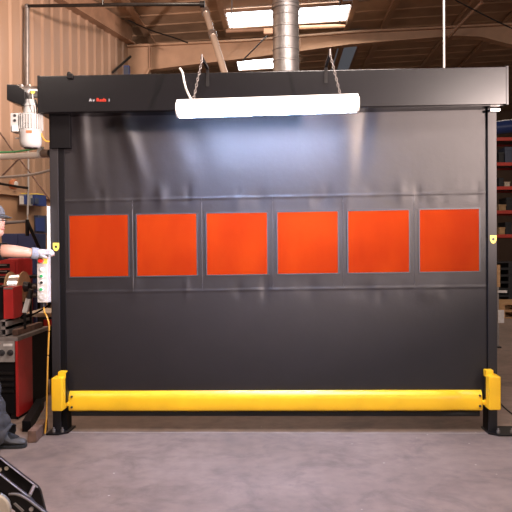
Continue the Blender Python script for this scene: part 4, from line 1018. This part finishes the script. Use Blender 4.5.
q = MB(); c = a.lerp(b, .75); d = (b - a).normalized(); q.cyl(c - d * .04, c + d * .04, .135, n=20); q.build('flange', 'slate', br_)
q = MB(); c = a.lerp(b, .9); q.cyl(c, V((c.x, c.y, ROOFZ(c.x))), .012, n=8); q.build('hanger', 'dull_steel', br_)
# stacks below: black crates, wooden pallet
YK = 15.5
z0 = 0.0; x0 = P(492, 290, YK).x; x1 = P(530, 290, YK).x
def pallet(z, y, xa_, xb_, m, lab, grp):
    t_ = thing('pallet', lab, 'pallet', ((xa_ + xb_) / 2, y + .5, z), grp)
    q = MB()
    for k in range(5):
        yy = y + k * .22; q.box((xa_, yy, z + .12), (xb_, yy + .15, z + .142))
    q.build('deck_boards', m, t_, smooth=0)
    for k in range(3):
        xx = xa_ + (xb_ - xa_ - .1) * k / 2; q = MB(); q.box((xx, y, z + .02), (xx + .1, y + 1.03, z + .12), .003); q.build('stringer', m, t_)
    q = MB()
    for k in (0, 2, 4): q.box((xa_, y + k * .22, z), (xb_, y + k * .22 + .15, z + .02))
    q.build('base_boards', m, t_, smooth=0)
zp = P(505, 298, 14.2).z
ord_ = ['lowest', 'second from the bottom', 'third from the bottom', 'fourth from the bottom', 'fifth from the bottom', 'sixth from the bottom', 'topmost']
for k in range(7):
    pallet(.03 + .145 * k + .0, YK, x0, x1, 'pallet_black', 'black plastic pallet in the stack below the red rack, %s' % ord_[k], 'stacked black pallets')
for k in range(2):
    pallet(.145 * k, 13.9, P(500, 298, 13.9).x, P(540, 298, 13.9).x, 'wood', ('wooden pallet on the floor in front of the black pallets, lower of the two', 'wooden pallet lying on top of the other wooden pallet')[k], 'wooden pallets')
q = MB(); a = P(497.5, 265, 10); b = P(500.3, 287, 10); q.box((a.x, 10, b.z), (b.x, 10.06, a.z), .003)
ss = thing('sign_stand', 'slim stand with wooden top and white label plate beside the right post', 'stand', (a.x, 10, 0)); q.build('wooden_slat', 'wood', ss)
q = MB(); q.box((a.x + .0, 10.01, .02), (a.x + .02, 10.03, b.z)); q.build('pole', 'dull_steel', ss, smooth=0)
q = MB(); q.box((a.x, 9.99, P(500, 292, 10).z - .012), (P(507, 291, 10).x, 10.05, P(500, 290.5, 10).z), .003); q.build('arm', 'white_dirty', ss)
q = MB(); a2_ = P(498, 310, 9.98); b2 = P(504, 323, 9.98); q.box((a2_.x, 9.97, b2.z), (b2.x, 9.99, a2_.z), .003); pl_ = q.build('label_plate', 'white_dirty', ss)
q = MB(); q.box((a.x - .05, 9.96, 0), (a.x + .04, 10.08, .02), .003); q.build('base', 'black_steel', ss)
cable('floor_cable', [G(499, 402, .006), G(505, 408, .006), G(514, 415, .006), G(530, 424, .006)], .006, 'rubber', 'thin black cable on the floor right of the right post guard', 'cable')

# ------------------------------------------------------------------ light
def area(name, loc, tgt, sx, sy, power, col):
    l = bpy.data.lights.new(name, 'AREA'); l.shape = 'RECTANGLE'; l.size = sx; l.size_y = sy; l.energy = power; l.color = col
    o = bpy.data.objects.new(name, l); COL.objects.link(o); o.location = loc
    o.rotation_euler = (V(tgt) - V(loc)).to_track_quat('-Z', 'Y').to_euler(); return o
area('gloss_fill', (7.0, -8.5, 4.3), (2.0, 5.5, 2.2), 5.0, 2.6, 380, (1.0, .86, .80))  # unseen area light, added for gloss on header and curtain
area('overhead_fill', (.6, 1.9, 5.5), (.4, 3.4, 0), 1.6, 1.0, 400, (1.0, .86, .79))  # added overhead light that brightens the floor and door front
area('left_fill', (-3.6, 1.2, 5.0), (-2.2, 6.0, 1.0), 1.2, 1.0, 85, (1.0, .84, .74))  # unseen light put in to brighten the left wall and pipe
area('back_fill', (1.0, 12.5, 5.2), (0.5, 13.5, 0), 2.0, 1.2, 70, (1.0, .82, .66))  # unseen light added as a backlight behind the door
area('wall_fill', (-1.9, 8.0, 5.0), (-3.6, 9.6, 1.6), 1.2, .8, 130, (1.0, .80, .64))  # added to lift the left background; no fixture there
area('far_fill', (5.2, 15.0, 5.4), (5.2, 15.5, 0), 2.0, 1.2, 50, (1.0, .82, .66))  # unseen fill light over the far racking
# photographer's work light on a stand at the right, aimed at the upper half of the door
sl_ = bpy.data.lights.new('work_light', 'SPOT'); sl_.energy = 7400; sl_.color = (1.0, .775, .70); sl_.spot_size = math.radians(50); sl_.spot_blend = .9; sl_.shadow_soft_size = .16
so = bpy.data.objects.new('work_light', sl_); COL.objects.link(so); so.location = (4.3, 0.0, 2.5); so.rotation_euler = (V((-0.15, 5.5, 3.3)) - V(so.location)).to_track_quat('-Z', 'Y').to_euler()
w = bpy.data.worlds.new('world'); S.world = w; w.use_nodes = True
bg = w.node_tree.nodes['Background']; bg.inputs[0].default_value = (1.0, .86, .78, 1); bg.inputs[1].default_value = .24
vs = S.view_settings; vs.view_transform = 'Standard'; vs.look = 'None'; vs.exposure = 0.0; vs.gamma = 1; vs.use_curve_mapping = False
